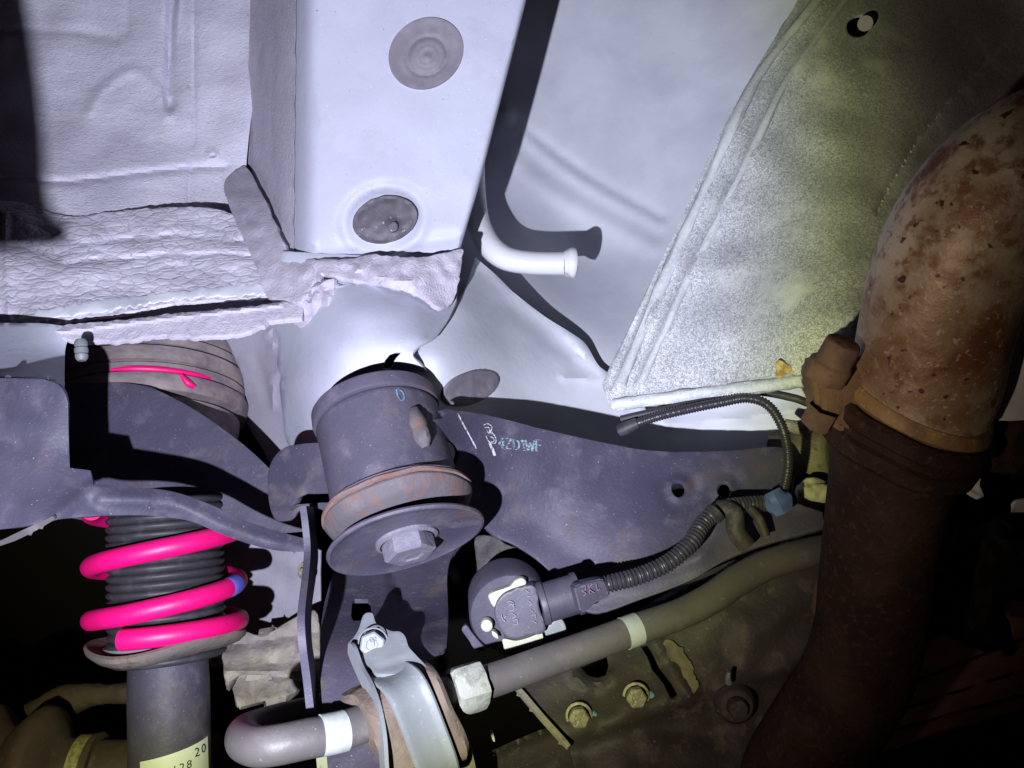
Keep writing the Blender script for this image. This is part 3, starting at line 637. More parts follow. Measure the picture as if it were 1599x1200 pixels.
# lower bracket under the washer
lowd = tps([(520, 850, .575), (690, 850, .575), (520, 900, .548), (600, 900, .548), (640, 950, .515), (700, 900, .546), (560, 940, .520), (500, 1000, .472), (620, 1000, .457), (690, 1000, .462), (510, 1200, .405), (620, 1150, .41)])
lb = sheet('lower_bracket', [(545, 820, 'c'), (528, 870), (514, 915), (505, 950), (500, 1000), (500, 1050), (504, 1110), (513, 1215, 'c'), (650, 1215, 'c'), (660, 1040, 'c'), (697, 1012, 'c'), (700, 960), (698, 900), (706, 868), (722, 845, 'c')],
      lowd, steel_d, sub, thick=.003, step=7, bev=.0012, holes=[[(550, 940), (554, 936), (574, 936), (579, 941), (580, 968), (552, 970), (548, 962)]],
      feats=[crease([(608, 880), (622, 930), (636, 985), (642, 1030)], 9, .006), crease([(650, 880), (655, 1000)], 24, -.005), crease([(697, 870), (693, 1000)], 3, -.002), lumps(50, .0015, 71)], label='bracket below the washer with a square hole')
sheet('side_flange', [(478, 790, 'c'), (491, 793, 'c'), (494, 830), (497, 870), (493, 905), (487, 950), (487, 1000), (494, 1050), (500, 1113, 'c'), (491, 1115, 'c'), (485, 1060), (478, 1005), (476, 960), (482, 900), (485, 860), (482, 820)],
      tps([(485, 800, .500), (488, 950, .462), (495, 1110, .432)]), steel_s, sub, thick=.004, step=4, bev=0, label='narrow upright flange edge')
sheet('leaf_tab', [(742, 840), (770, 838), (790, 850), (822, 862), (800, 880), (785, 905), (768, 930), (748, 925), (744, 880)], .575, steel_lo, sub, step=7, feats=[lumps(20, .002, 3)], label='brownish tab right of the washer')
sheet('torn_edge', [(768, 790), (784, 797), (793, 801), (784, 803), (790, 812), (772, 832), (760, 815)], .556, rustlip, sub, step=5, thick=.002)
# crossmember box, dark, behind the arm: lower edge
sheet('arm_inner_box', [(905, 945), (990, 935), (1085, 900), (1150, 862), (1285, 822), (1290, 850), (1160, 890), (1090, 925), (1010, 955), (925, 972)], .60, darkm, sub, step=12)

# ------------------------------------------------------------------ strut with pink spring
st = thing('spring_strut', 'suspension strut with a bright pink coil spring over black bellows', 'strut', (258, 1200, .57))
U = Vector((-.085, .975, -.15)).normalized()
cs = O(262, 981, .58)
wr, pitch, Rr = .0071, .0318, .0492
a_, e1_, e2_ = frame_of(U)
X1 = (Vector((1, 0, 0)) - U*U.x).normalized(); Y1 = U.cross(X1).normalized()   # Y1 points away from the lens
if Y1.z > 0: Y1 = -Y1
def hel(deg):
    th = R(deg); hh = 0 if deg < 400 else (.0159*(deg - 400)/220 if deg < 620 else .0159 + .0385*(deg - 620)/360)
    return cs + U*hh + (X1*math.cos(th) + Y1*math.sin(th))*Rr
sp = tube('coil_spring', [hel(258 + k*10) for k in range(105)], wr, pink, st, seg=20, sub=2, label='bright pink coil spring')
tube('blue_dab', [hel(k) for k in (703, 708, 713, 718, 722, 727)], [wr*.9, wr*1.035, wr*1.04, wr*1.04, wr*1.035, wr*.9], bluem, sp, seg=20, sub=2, caps=False)
bp = []
for k in range(20):
    t = -.022 + k*.0058
    bp += [(t, .0374), (t + .0010, .0392), (t + .0024, .0402), (t + .0040, .0402), (t + .0050, .0388)]
lathe('bellows', cs, U, bp, rubber, st, seg=56, sharp=60, label='ribbed black bellows')
lathe('bump_collar', cs, U, [(-.0135, .030), (-.0135, .0425), (-.0105, .0435), (-.0080, .0425), (-.007, .036)], zinc, st, seg=48)
seatw = lambda q, r: (r > .035) * (.0052*math.sin(q*2 + 2.1) + .0035*math.sin(q*3 + .5)) * (r/.062)
lathe('spring_seat', cs, U, [(-.0120, .028), (-.0115, .040), (-.0085, .048), (-.0060, .0525), (-.0075, .0543), (-.0105, .0535), (-.0145, .0490), (-.0175, .0400), (-.020, .0290)], seatm, st, seg=64, wob=lambda q, r: (r > .035) * (.0026*math.sin(q*2 + 2.1) + .0020*math.sin(q*3 + .5)) * (r/.062), label='dusty wavy spring seat')
lathe('strut_tube', cs, U, [(-.022, .0268), (-.040, .0276), (-.125, .0278), (-.135, .0274)], steel_d, st, seg=56, label='grey strut tube')
# sticker wrapped on the tube
def wrap(name, x0, x1, t_top, t_bot, r, mat, parent, slope=0, **kw):
    rows = []
    for i in range(7):
        row = []
        for k in range(15):
            q = x0 + (x1 - x0)*k/14; t = t_bot + (t_top - t_bot)*i/6
            tt = t + slope*(q - x0)
            row.append(cs + U*tt + (X1*math.sin(R(q)) - Y1*math.cos(R(q)))*r)
        rows.append(row)
    return grid_obj(name, rows, mat, parent, **kw)
stk = wrap('sticker', -19, 84, -.0835, -.130, .0282, label, st, slope=.00007, label='cream paper sticker with printed digits')
def onstrut(q, t, r=.02835): return cs + U*t + (X1*math.sin(R(q)) - Y1*math.cos(R(q)))*r
for ch, q in zip('11128', (6, 15, 24.5, 34, 44)):
    p = onstrut(q, -.0955 + q*.00007); ex = (X1*math.cos(R(q)) + Y1*math.sin(R(q)))
    lettering('digit', ch, p, ex, U, .0075, ink, stk)
for ch, q in zip('20', (56, 68)):
    p = onstrut(q, -.0905 + q*.00007); ex = (X1*math.cos(R(q)) + Y1*math.sin(R(q)))
    lettering('digit', ch, p, ex, U, .0085, ink, stk)
# upper mount seen through the opening
cm = O(236, 655, .70)
UM = Vector((-.10, .93, -.35)).normalized()
mm = lathe('upper_mount', cm, UM, [(-.030, .060), (-.026, .0700), (-.014, .0735), (-.005, .0740), (-.004, .0700), (-.002, .0700), (-.001, .0790), (.008, .0815), (.0125, .0805), (.0130, .0750), (.0145, .0750), (.0150, .0785), (.0215, .0795), (.0222, .0765), (.0238, .0765), (.0245, .0798), (.030, .0800), (.0365, .0795), (.0375, .0740), (.0395, .0740), (.0400, .0770), (.0465, .0775), (.0472, .0745), (.0490, .0745), (.0497, .0772), (.056, .0770), (.064, .0730), (.070, .060)], mountm, st, seg=72, label='stacked dusty rings of the upper spring mount')
def onm(q, t, r):
    Xm = (Vector((1, 0, 0)) - UM*UM.x).normalized(); Ym = UM.cross(Xm).normalized()
    if Ym.z > 0: Ym = -Ym
    return cm + UM*t + (Xm*math.sin(R(q)) - Ym*math.cos(R(q)))*r
tube('pink_trace', [onm(q, .0160, .0778) for q in (0, 12, 24, 36, 48, 58)], [.0012, .0026, .0028, .0026, .0022, .0012], pink, mm, seg=10)
tube('pink_trace', [onm(q, t, .0815) for q, t in ((38, .012), (42, .006), (46, .003))], [.0015, .003, .002], pink, mm, seg=10)
sheet('mount_housing', [(180, 500, 'c'), (420, 500, 'c'), (380, 560), (385, 640), (400, 700, 'c'), (180, 700, 'c')], .80, steel_lo, st, step=20, label='dark housing behind the mount')

# plate to the right of the spring
tp = thing('wheelhouse_plate', 'pale grey dusty plate with a small bolt, lit between spring and upright flange', 'plate', (440, 900, .73))
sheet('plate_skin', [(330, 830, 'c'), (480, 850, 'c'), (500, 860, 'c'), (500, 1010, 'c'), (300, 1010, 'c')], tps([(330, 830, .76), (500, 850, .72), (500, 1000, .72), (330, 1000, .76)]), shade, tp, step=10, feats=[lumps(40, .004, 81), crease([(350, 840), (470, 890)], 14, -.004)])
hexbolt('plate_bolt', O(479, 893, .712), Vector((-.2, -.1, 1)), .0055, .006, yellowb, tp, flange=1.6)

kn = thing('steering_knuckle', 'dusty tan cast knuckle behind the strut, right of the tube', 'knuckle', (400, 1020, .66))
sheet('upper_casting', [(322, 1008), (330, 1000), (380, 985), (410, 995), (440, 975), (492, 952), (500, 1000), (500, 1064), (440, 1058), (380, 1056), (352, 1064), (346, 1030), (330, 1024)], tps([(320, 1010, .66), (500, 960, .65), (500, 1060, .62), (350, 1050, .63)]), cast, kn, thick=.012, step=6, bev=.004, feats=[lumps(26, .006, 91), crease([(325, 1012), (400, 1003), (500, 985)], 8, .006), crease([(350, 1050), (500, 1044)], 6, -.005)], label='upper lit block of the knuckle')
sheet('lower_casting', [(354, 1050, 'c'), (500, 1046, 'c'), (474, 1062), (460, 1082), (420, 1092), (371, 1106, 'c'), (364, 1080)], tps([(354, 1055, .645), (500, 1050, .64), (370, 1100, .625), (460, 1080, .63)]), cast, kn, thick=.01, step=6, bev=.003, feats=[lumps(24, .006, 93), crease([(392, 1055), (396, 1098)], 7, .006)])
sheet('pale_boss', [(475, 1060), (492, 1056), (492, 1092), (476, 1094)], .60, creamy, kn, step=5, thick=.005)

# ------------------------------------------------------------------ stabiliser bar, clamp
sb = thing('stabilizer_bar', 'grey stabiliser bar with white tape bands hooking round at the left', 'bar', (640, 1120, .42))
barp = [(520, 1096, .560), (492, 1106, .530), (450, 1117, .490), (410, 1130, .455), (384, 1143, .425), (382, 1158, .400), (402, 1166, .388), (430, 1164, .385), (480, 1154, .390), (525, 1145, .397), (600, 1118, .412), (660, 1096, .425), (720, 1078, .438), (780, 1059, .448), (870, 1027, .460), (985, 986, .478), (1060, 960, .490), (1110, 935, .500), (1150, 908, .510), (1200, 882, .520), (1270, 862, .530), (1340, 850, .55)]
tube('bar_body', barp, [.0080, .0080, .0082, .0085, .0090, .0093, .0094, .0094, .0094, .0094, .0094, .0096, .0094, .0092, .0092, .0092, .0092, .0095, .0098, .0098, .0098, .0098], barm, sb, seg=28, sub=8)
tube('white_tape', [(501, 1149, .3932), (514, 1146.5, .3952), (526, 1144, .3972), (538, 1141, .3995)], [.0099]*4, tapem, sb, seg=28, label='left band of white tape')
tube('white_tape', [(974, 990, .4765), (985, 986, .478), (996, 982, .4797)], [.0097]*3, tapem, sb, seg=28, label='right band of white tape')
BA = (O(780, 1059, .448) - O(660, 1096, .425)).normalized()
lathe('stop_collar', O(729, 1075, .438), BA, [(-.0095, .006), (-.0095, .0110), (-.0075, .0125), (.0055, .0130), (.0082, .0128), (.009, .006)], creamy, sb, seg=28, rad=lambda q, t: 1 + .05*math.sin(5*q) + (.03*math.sin(9*q + 50*t)), label='lumpy pale collar clamped on the bar')

cl = thing('bar_clamp', 'zinc plated saddle clamp with one bolt holding the bar bushing', 'clamp', (630, 1120, .41))
BX = Vector((.80, .30, -.50)).normalized()       # bushing axis, left end nearer the lens
cb = O(634, 1130, .425)
lathe('bushing', cb, BX, [(-.0235, .010), (-.0235, .0270), (-.0220, .0292), (-.016, .0300), (-.0085, .0292), (.0110, .0288), (.0125, .0294), (.0165, .0298), (.0190, .0280), (.0195, .010)], bush, cl, seg=56, rad=lambda q, t: .935/((abs(math.cos(q))**4 + abs(math.sin(q))**4)**.25)*(1 + .035*math.sin(6*q + 1)*(abs(t) > .0125)), wob=lambda q, r: .0010*math.sin(4*q), label='scalloped brown rubber bushing')
sp_ = [(-.0105, .0300), (-.0115, .0318), (-.0110, .0336), (-.0090, .0336), (-.0060, .0322), (0, .0318), (.0045, .0318), (.0075, .0324), (.0090, .0338), (.0101, .0333), (.0099, .0318), (.0090, .0300)]
boxy = lambda q, t: .935/((abs(math.cos(q))**4 + abs(math.sin(q))**4)**.25)
lathe('saddle_strap', cb, BX, sp_, zinc, cl, seg=72, rad=boxy, label='zinc strap bent over the bushing')
tabz = tps([(573, 958, .455), (640, 1000, .435), (550, 1010, .440), (660, 1040, .420), (590, 1048, .418)])
sheet('bolt_tab', [(567, 962), (574, 957), (582, 959), (587, 973), (600, 981), (612, 986), (625, 987), (633, 995), (638, 1010), (652, 1026), (668, 1046), (640, 1052), (588, 1052), (576, 1040), (560, 1036), (548, 1024), (543, 1008), (552, 996), (560, 983)],
      tabz, zinc, cl, thick=.0028, step=5, bev=.0009, feats=[disc(583, 1003, 26, 25, 0, 3, -.0015), crease([(590, 1045), (640, 1030)], 6, .0012)], label='scalloped bolt tab of the clamp')
hexbolt('clamp_bolt', O(583, 1003, .4375), Vector((.05, .03, 1)), .0068, .0058, zinc, cl, flange=1.22, rot=8, label='zinc hex bolt with stamped head')
tb = []
for (x0, y0) in ((-4, -4), (2, -5)): tb += [[(581+x0, 1001+y0), (584+x0, 1001+y0), (584+x0, 1005+y0), (581+x0, 1005+y0), (581+x0, 1001+y0)]]
tb += [[(577, 1004), (588, 1001)], [(582, 996), (584, 1010)]]
strokes('stamped_mark', tb, lambda x, y: .4312 + 0*x, .8, engr, cl, .0006)
sheet('clamp_side_flange', [(545, 1004), (552, 1012), (562, 1040), (578, 1070), (590, 1105), (598, 1150), (602, 1215, 'c'), (594, 1215, 'c'), (590, 1160), (581, 1110), (566, 1075), (552, 1044), (543, 1020)], tps([(548, 1010, .432), (590, 1110, .394), (598, 1200, .385)]), zinc, cl, thick=.002, step=4, bev=0, label='thin left rim of the clamp')
fin = thing('clamp_fin', 'small dull yellow-grey plate standing at the bottom edge, right of the clamp', 'plate', (720, 1190, .44))
sheet('fin_plate', [(690, 1215, 'c'), (694, 1190), (704, 1164), (722, 1146), (727, 1150), (738, 1178), (746, 1215, 'c')], .435, steel_mud, fin, thick=.003, step=5)
rod = thing('brace_rod', 'short cream strip below the taped bar at the bottom edge', 'strip', (500, 1190, .44))
sheet('strip_plate', [(494, 1165), (507, 1162), (514, 1215), (498, 1215)], .475, pads, rod, thick=.004, step=5)

# ------------------------------------------------------------------ level sensor with its cable
se = thing('level_sensor', 'round dark plastic sensor with cream clips and a cable plug', 'sensor', (800, 955, .50))
SA = Vector((.10, -.12, .98)).normalized()
body = lathe('sensor_body', O(797, 957, .505), SA, [(-.03, .0255), (0, .0262), (.002, .0250), (.0025, .010), (.0025, 0)], plast, se, seg=56, label='round dark back plate')
sheet('front_housing', [(788, 927), (810, 918), (830, 914), (838, 921), (842, 950), (852, 980), (848, 990), (826, 994), (806, 999), (790, 995), (778, 978), (772, 957), (776, 940)], .490, plast, se, thick=.010, bev=.002, step=5, label='D-shaped front housing with moulded digits')
def pad(pts, d=.493, **kw): return sheet('cream_clip', pts, d, pads, se, thick=.006, bev=.0012, step=4, **kw)
pad([(762, 932), (768, 926), (796, 916), (804, 907), (815, 903), (822, 909), (818, 918), (800, 926), (786, 934), (778, 946), (770, 948)], label='upper cream clip')
pad(ell(760, 978, 9.5, 10, 0, 16), label='round cream clip')
pad([(768, 986), (776, 990), (778, 998), (770, 994)], .494)
pad([(786, 998), (806, 1001), (826, 996), (845, 989), (848, 996), (846, 1002), (820, 1010), (790, 1017), (786, 1008)], label='lower cream clip')
ex = Vector((.16, -.98, -.10)).normalized(); ey = Vector((.98, .16, -.08)).normalized()
zz = .4885
strokes('moulded_digits', [[(783, 961), (785, 967), (789, 971)], [(790, 962), (787, 966)], [(792, 941), (797, 939), (802, 943), (800, 947)], [(794, 947), (799, 944), (803, 949), (801, 954)], [(796, 955), (802, 952)], [(799, 958), (805, 962), (800, 966)], [(801, 969), (808, 968), (808, 975), (802, 976)]], lambda x, y: np.full(np.shape(x), zz + .0012), 1.2, engr, se, .0016)
strokes('moulded_digits', [[(821, 922), (826, 926)], [(823, 932), (829, 931)], [(824, 938), (830, 943), (826, 947)], [(828, 952), (833, 957)], [(830, 962), (836, 960), (836, 966)], [(833, 970), (838, 974)]], lambda x, y: np.full(np.shape(x), zz + .0012), .9, engr, se, .0016)
sheet('side_lug', [(721, 984), (728, 977), (738, 990), (750, 1004), (757, 1012), (757, 1017), (742, 1015), (732, 1000)], .50, steel, se, thick=.004, step=4)
sheet('sensor_foot', [(850, 985), (868, 968), (878, 968), (884, 985), (866, 994), (852, 993)], .50, zinc, se, thick=.004, step=4)
CA = Vector((.93, .24, -.12)).normalized()
cc = O(843, 944, .492)
cn = lathe('connector_shell', cc, CA, [(0, .006), (0, .0128), (.002, .0134), (.0035, .0134), (.004, .0122), (.0225, .0122), (.0228, .0132), (.0255, .0132), (.026, .010)], plast, se, seg=40, rad=lambda q, t: 1 + (.045 if int(q*6/math.pi) % 2 and .004 < t < .022 else 0), label='ribbed connector shell')
slab('connector_latch', [O(888, 911, .484), O(900, 906, .484), O(930, 899, .488), O(936, 901, .489), O(946, 926, .490), O(922, 936, .488), O(908, 950, .484), O(898, 951, .483)], .009, plast, se, bev=.0012, label='tapered connector latch')
strokes('moulded_letters', [[(908, 917), (914, 915), (914, 921), (909, 923), (915, 927), (911, 931)], [(919, 913), (921, 928)], [(925, 912), (920, 920), (928, 926)], [(931, 912), (933, 922), (937, 920)]], tps([(890, 912, .4745), (942, 905, .4800), (900, 945, .4740)]), 1.5, engr2, se, .0012)
cb1 = thing('sensor_cable', 'thick black corrugated conduit running from the sensor plug over the arm', 'cable', (1040, 870, .48))
tube('conduit', [(932, 917, .488), (955, 911, .488), (1000, 899, .492), (1045, 878, .496), (1078, 848, .502), (1100, 815, .512), (1130, 794, .520), (1170, 788, .525), (1208, 786, .528)], .0050, loom, cb1, seg=14, sub=6, corr=(.0026, .00055))
tube('cable_tie', [(1112, 806, .511), (1118, 800, .512)], .0066, rubber, cb1, seg=14)
hn = thing('wiring_harness', 'thin black corrugated wiring loop below the speckled panel with a blue tape wrap', 'wiring', (1200, 640, .53))
tube('conduit', [(966, 672, .575), (985, 665, .572), (1030, 650, .566), (1080, 638, .556), (1130, 628, .546), (1165, 622, .540), (1195, 630, .534), (1216, 655, .530), (1228, 690, .528), (1231, 725, .526), (1226, 755, .526), (1217, 785, .527)], .00315, loom, hn, seg=12, sub=6, corr=(.0020, .00035))
tube('conduit', [(970, 655, .585), (1000, 648, .58), (1060, 636, .57), (1130, 624, .556), (1180, 612, .55), (1240, 622, .545), (1262, 630, .54)], .0028, rubber, hn, seg=10)
tube('taped_end', [(966, 674, .574), (980, 668, .572), (996, 661, .570)], [.0042, .0048, .0040], rubber, hn, seg=12)
tube('blue_tape', [(1206, 768, .522), (1214, 782, .520), (1224, 800, .519)], [.0058, .0080, .0058], bluet, hn, seg=14, jit=.3, label='blue tape wrap')
tube('conduit', [(1120, 795, .520), (1145, 800, .515), (1150, 830, .512), (1166, 852, .512)], .0060, steel_lo, hn, seg=14)
tube('conduit', [(1172, 795, .520), (1186, 812, .515), (1196, 838, .512)], .0030, steel_lo, hn, seg=12)

# ------------------------------------------------------------------ control arm, bottom right
ca = thing('control_arm', 'grimy brown control arm plate with bolt heads below the bar', 'control arm', (1050, 1050, .54))
cad = tps([(810, 1075, .545), (900, 1160, .52), (950, 1010, .560), (1150, 880, .560), (1280, 840, .565), (1290, 1000, .54), (1150, 1100, .53), (1000, 1140, .52), (1250, 1200, .52)])
sheet('arm_shell', [(806, 1077, 'c'), (900, 1010, 'c'), (1000, 950), (1100, 895), (1180, 862), (1300, 826, 'c'), (1340, 900), (1330, 1020), (1290, 1120), (1240, 1180), (1200, 1215, 'c'), (900, 1215, 'c'), (888, 1164, 'c')],
      cad, steel_lo, ca, thick=.004, step=8, bev=.0015, holes=[[(906, 1042), (925, 1033), (947, 1024), (950, 1040), (946, 1055), (934, 1059), (918, 1055)], [(1000, 1010), (1010, 1008), (1018, 1020), (1030, 1045), (1048, 1068), (1058, 1086), (1054, 1094), (1046, 1090), (1036, 1068), (1018, 1046), (1010, 1025)]],
      feats=[crease([(890, 1035), (900, 1058), (925, 1070), (955, 1052)], 9, -.005), crease([(1020, 1000), (1060, 1060), (1080, 1090)], 13, -.005), side([(1060, 1108), (880, 1165)], 5, .012), disc(1146, 1095, 34, 34, 0, 4, -.004), crease([(1030, 1140), (1100, 1150)], 20, .004), crease([(1000, 955), (1100, 905), (1180, 868), (1290, 832)], 7, -.004), lumps(50, .004, 101), disc(905, 1118, 22, 22, 0, 3, -.001), disc(993, 1087, 22, 22, 0, 3, -.001)], label='brown stained plate of the control arm')
sheet('mud_patch', [(1034, 1004), (1048, 1000), (1068, 1018), (1084, 1045), (1090, 1072), (1080, 1080), (1062, 1058), (1044, 1030)], lambda x, y: cad(x, y) - .0028, steel_mud, ca, thick=.001, step=4, bev=0, rough=6, feats=[lumps(14, .002, 77)])
BN = Vector((-.05, .02, 1)).normalized()
for (x, y) in ((904, 1117), (993, 1086)):
    p = float(cad(np.array([x]), np.array([y]))[0])
    hexbolt('arm_bolt', O(x, y, p - .0015), BN, .0066, .0070, yellowb, ca, flange=1.35, rot=20 + x % 9)
    slab('blue_dab', [O(x + 18, y + 3, p + .001), O(x + 20, y - 8, p + .001), O(x + 27, y - 8, p + .001), O(x + 28, y + 1, p + .001), O(x + 24, y + 4, p + .001)], .0032, bluedab, ca, .0006)
hb = lathe('pivot_boss', O(1146, 1096, .535), BN, [(0, .0140), (.005, .0132), (.008, .0105), (.0085, .0070), (.013, .0066), (.0145, .0058), (.0145, 0)], steel_lo, ca, seg=36, label='round pivot boss')
tube('grease_nipple', [(1138, 1066, .522), (1137, 1057, .519), (1139, 1050, .518)], [.0024, .0018, .0012], zinc, ca, seg=12)
sheet('edge_strip', [(806, 1076), (813, 1074), (851, 1118), (890, 1162), (886, 1167), (846, 1124)], tps([(806, 1075, .538), (888, 1164, .512), (850, 1120, .525)]), cast, ca, thick=.003, step=4, bev=0, label='thin pale edge of the arm')
bm2 = thing('lower_beam', 'dark purple-brown beam crossing below the control arm at the bottom', 'beam', (900, 1190, .56))
sheet('beam_plate', [(768, 1172, 'c'), (858, 1136), (884, 1150, 'c'), (960, 1180), (1000, 1215, 'c'), (778, 1215, 'c'), (776, 1180)], .575, steel_lo, bm2, thick=.004, step=7, feats=[crease([(770, 1176), (860, 1140)], 4, -.005)])
sheet('glint_pin', [(765, 1142), (769, 1143), (773, 1158), (770, 1158)], .60, ivory, bm2, thick=.002, step=3)

# ------------------------------------------------------------------ exhaust
ex_ = thing('exhaust_pipe', 'large rust mottled exhaust pipe with a clamped ball joint on the right', 'exhaust', (1440, 640, .42))
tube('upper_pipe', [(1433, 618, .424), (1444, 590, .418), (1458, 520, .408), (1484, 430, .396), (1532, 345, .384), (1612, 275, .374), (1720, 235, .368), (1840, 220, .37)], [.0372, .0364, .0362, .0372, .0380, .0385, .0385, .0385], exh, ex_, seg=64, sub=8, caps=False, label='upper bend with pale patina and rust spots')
EA = Vector((.26, .82, .50)).normalized()
ec = O(1430, 622, .4265)
lathe('joint_bead', ec, EA, [(.004, .0360), (.003, .0395), (0, .0415), (-.0035, .0418), (-.006, .0395), (-.006, .030)], bead, ex_, seg=72, label='ochre rolled bead of the joint')
lathe('joint_flange', ec, EA, [(-.005, .030), (-.005, .0435), (-.0075, .0460), (-.0130, .0465), (-.0150, .0440), (-.0185, .0442), (-.0200, .0468), (-.0280, .0465), (-.0310, .0430), (-.034, .036)], exd, ex_, seg=72, wob=lambda q, r: .0006*math.sin(7*q), label='dark rusty joint flange')
slab('flange_lug', [O(x, y, .430) for x, y in ((1250, 566), (1258, 554), (1280, 549), (1318, 556), (1350, 580), (1350, 690), (1318, 688), (1292, 668), (1266, 657), (1256, 640), (1255, 612), (1247, 590))], .018, lugm, ex_, bev=.003, label='rusty lug left of the joint')
lugb = lathe('flange_bolt', O(1301, 566, .404), EA, [(-.010, .0105), (-.001, .0105), (.0005, .0092), (.0100, .0090), (.0118, .0084), (.0125, .0074), (.0125, 0)], rbolt, ex_, seg=36, rad=lambda q, t: 1 + .02*math.sin(6*q), label='rusty bolt standing on the lug')
lathe('flange_nut', O(1280, 652, .414), -EA, [(-.006, .0085), (.004, .0085), (.0055, .0075), (.0055, 0)], rbolt, ex_, seg=6)
tube('lower_pipe', [(1422, 655, .432), (1395, 730, .446), (1376, 830, .462), (1364, 920, .476), (1356, 990, .488), (1334, 1060, .500), (1290, 1130, .512), (1240, 1210, .525), (1180, 1300, .54)], [.0400, .0335, .0315, .0312, .0318, .0325, .0330, .0335, .0335], exd, ex_, seg=64, sub=8, caps=False, label='rusty lower pipe, coloured darker for lying beyond the beam')
sheet('heat_lug', [(1520, 640), (1560, 620), (1590, 660), (1610, 650), (1640, 720), (1560, 740), (1520, 700)], .44, exd, ex_, thick=.008, step=8, bev=.002, feats=[lumps(20, .004, 7)], label='dark lug right of the joint')

pp = thing('pale_side_panel', 'plain pale body panel showing between exhaust and the right edge', 'panel', (1600, 560, .45))
sheet('panel_face', [(1546, 652), (1558, 590), (1574, 520), (1600, 440), (1640, 400), (1760, 400), (1760, 665), (1620, 656)], tps([(1500, 600, .425), (1760, 600, .43), (1600, 420, .420)]), ivory, pp, step=9, feats=[lumps(60, .003, 55)])
# ------------------------------------------------------------------ small things right of the subframe
a1 = thing('damper_cylinder', 'dull olive grey cylinder end between harness loop and exhaust', 'cylinder', (1270, 710, .60))
lathe('cylinder_body', O(1272, 712, .61), Vector((.75, .1, .55)), [(-.03, .0205), (.010, .0205), (.012, .0190), (.013, .0165), (.0135, .012), (.0135, 0)], steel_mud, a1, seg=40)
tube('hose_stub', [(1225, 660, .60), (1245, 668, .60), (1262, 664, .60)], [.003, .0055, .005], cast, a1, seg=12)
a2 = thing('yellow_casting', 'lumpy pale yellow casting beside the dark exhaust pipe', 'casting', (1270, 772, .56))
bmv = bmesh.new(); bmesh.ops.create_icosphere(bmv, subdivisions=4, radius=1)
cc2 = O(1271, 770, .565)
vs = []
for v in bmv.verts:
    n = v.co.normalized(); k = 1 + .28*noise.noise(n*1.6 + Vector((2, 1, 0))) + .1*noise.noise(n*4)
    vs.append(cc2 + Vector((n.x*.0112, n.y*.0105, n.z*.009))*k)
fs = [[v.index for v in f.verts] for f in bmv.faces]; bmv.free()
mk('casting_lump', vs, fs, lichen, a2)
sheet('casting_flange', [(1238, 800), (1262, 790), (1290, 806), (1310, 830), (1250, 852), (1200, 850), (1190, 820)], .59, steel_mud, a2, thick=.004, step=6, feats=[lumps(20, .004, 5)])
a3 = thing('joint_boot', 'brownish grey rounded rubber boot half hidden behind the lower exhaust', 'boot', (1265, 950, .55))
lathe('boot_body', O(1285, 945, .56), Vector((.1, .95, .3)), [(-.022, .008), (-.02, .0140), (-.01, .0175), (.004, .0165), (.016, .0125), (.022, .008)], cvm, a3, seg=36)
# tray of brown boards
tr = thing('under_tray', 'reddish brown slatted tray at the lower right, dimly lit', 'tray', (1450, 1080, .85))
def trd(x, y): return .88 + (np.asarray(y, float) - 1050)*-.0004 + 0*x
ln = lambda a, b, t: a + (b - a)*t
for (y0a, y0b, y1a, y1b) in ((1190, 910, 1216, 985), (1219, 988, 1244, 1030), (1247, 1033, 1266, 1055), (1270, 1060, 1300, 1098)):
    pass
sl0 = [((1120, 1150), (1680, 890)), ((1100, 1192), (1680, 965)), ((1080, 1214), (1680, 1020)), ((1060, 1232), (1680, 1062)), ((1040, 1260), (1680, 1150))]
for k in range(4):
    (ax0, ay0), (bx0, by0) = sl0[k]; (ax1, ay1), (bx1, by1) = sl0[k+1]
    sheet('board', [(ax0, ay0 + 3, 'c'), (bx0, by0 + 3, 'c'), (bx1, by1 - 2, 'c'), (ax1, ay1 - 2, 'c')], lambda x, y, k=k: trd(x, y) + .006*(k % 2), woodm, tr, thick=.006, step=22, smooth=1, bev=.002, feats=[lumps(80, .004, 130 + k)])
sheet('tray_wall', [(1180, 1240), (1680, 1085), (1700, 1400), (1180, 1400)], .80, exd, tr, thick=.004, step=30, smooth=1)
hc = thing('black_connector_block', 'black lumpy connector block in front of the brown tray', 'connector', (1500, 960, .62))
sheet('block_body', [(1440, 860), (1520, 840), (1600, 850), (1660, 880), (1620, 940), (1572, 935), (1570, 960), (1578, 975), (1562, 996), (1535, 1003), (1515, 985), (1506, 972), (1480, 985), (1440, 1000)], .62, darkm, hc, thick=.03, step=9, bev=.004, feats=[lumps(24, .008, 8)])
for (pts, lab) in (([(1498, 742), (1512, 739), (1531, 743), (1530, 758), (1537, 775), (1532, 777), (1512, 765), (1500, 750)], 'small bright curved metal tab right of the exhaust'), ([(1582, 792), (1590, 782), (1620, 780), (1625, 800), (1595, 800), (1582, 797)], 'small bright metal tab at the right edge')):
    mt = sheet('metal_tab', pts, .47, ivory, None, thick=.003, step=4, bev=.001, feats=[crease([pts[-1], pts[-2] if len(pts) > 6 else pts[-3], pts[-3]], 2.5, -.002)])
    finish(mt, None, lab, None, 'tab')  # glints on the zinc tabs put in as off-white paint

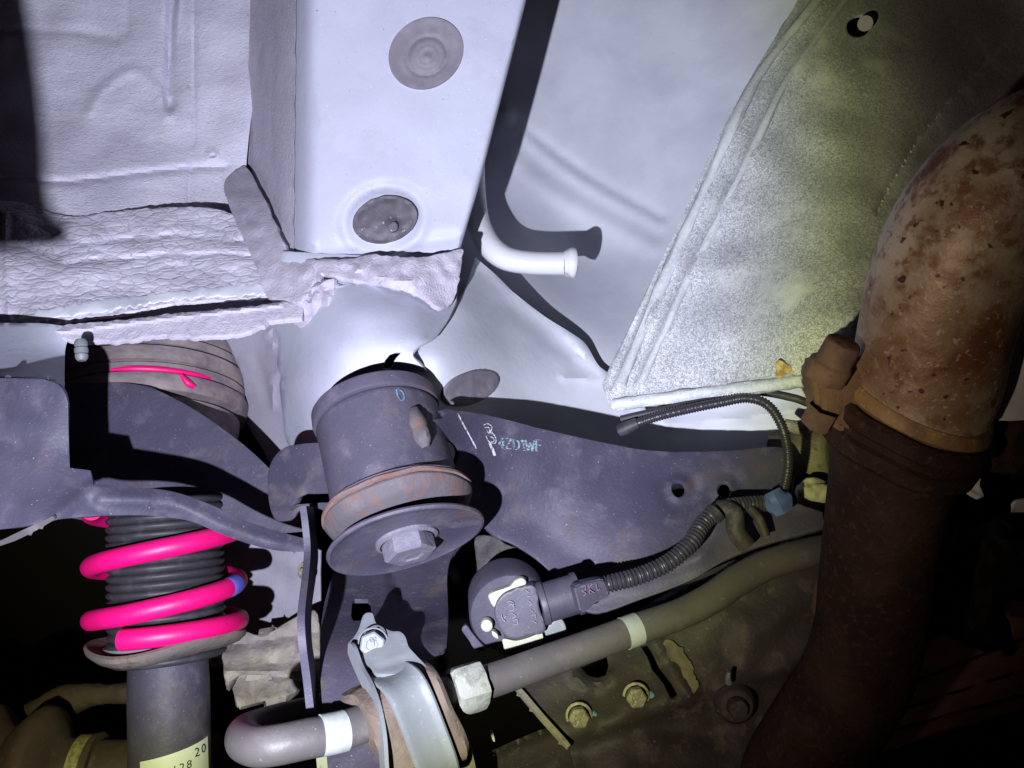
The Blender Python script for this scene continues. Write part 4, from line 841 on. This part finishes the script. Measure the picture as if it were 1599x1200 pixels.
# ------------------------------------------------------------------ lower left
cv = thing('drive_boot', 'brown ribbed rubber boot with a gold crimp band at the lower left', 'rubber boot', (80, 1180, .58))
CVA = Vector((1, -.03, -.12)).normalized()
prof = [(-.10, .046), (-.085, .036), (-.070, .047), (-.058, .052), (-.050, .050), (-.040, .036), (-.034, .034), (-.022, .046), (-.014, .050), (-.008, .047), (0, .032), (.004, .026), (.012, .0245)]
lathe('boot_body', O(118, 1210, .60) - CVA*.012, CVA, prof, cvm, cv, seg=56, sharp=60)
lathe('crimp_band', O(118, 1210, .60), CVA, [(.0, .024), (.0, .0275), (.0005, .028), (.0085, .028), (.009, .0275), (.009, .024)], goldm, cv, seg=48, label='gold crimp band')
lathe('boot_end', O(118, 1210, .60), CVA, [(.010, .024), (.010, .029), (.015, .0295), (.0155, .024), (.05, .0235)], cvm, cv, seg=48)
tr2 = thing('lateral_link', 'dim tan link arm reaching toward the strut at lower left', 'link', (130, 1095, .66))
tube('link_body', [(22, 1118, .68), (60, 1108, .675), (100, 1096, .67), (140, 1086, .665), (170, 1084, .66), (215, 1082, .655)], [.004, .0095, .0135, .0095, .0075, .0095], cvm, tr2, seg=24, jit=.12)
zf = thing('zinc_fastener', 'small knurled zinc fastener hanging in the dark gap at left', 'fastener', (127, 548, .545))
lathe('fastener_body', O(127, 548, .545), Vector((.15, -.97, .18)), [(-.0080, .0), (-.0080, .0030), (-.0060, .0042), (-.0035, .0042), (-.0028, .0034), (-.0015, .0044), (.0012, .0044), (.0020, .0034), (.0030, .0042), (.0052, .0040), (.0070, .0028), (.0070, 0)], zinc, zf, seg=20)
# unseen sheet added outside the left border to cast the soft corner shadow
sg = sheet('shadow_blocker', [(-700, 200, 'c'), (-480, 200, 'c'), (-440, 380), (-404, 560), (-384, 680), (-368, 722), (-335, 745), (-360, 770), (-700, 780, 'c')], .20, rubber, None, thick=.004, step=30)
finish(sg, None, 'unseen black sheet added past the left edge to cast a shadow', None, 'shadow blocker')
# engine bay: black backdrop added so the gaps behind everything stay dark
bk = sheet('engine_bay', [(-1500, -1200), (3100, -1200), (3100, 2600), (-1500, 2600)], 1.6, darkm, None, thick=.01, step=300, smooth=1, bev=0)
finish(bk, None, None, 'structure')
print('objects', len(bpy.data.objects), 'tris', sum(len(o.data.polygons) for o in bpy.data.objects if o.type == 'MESH'))
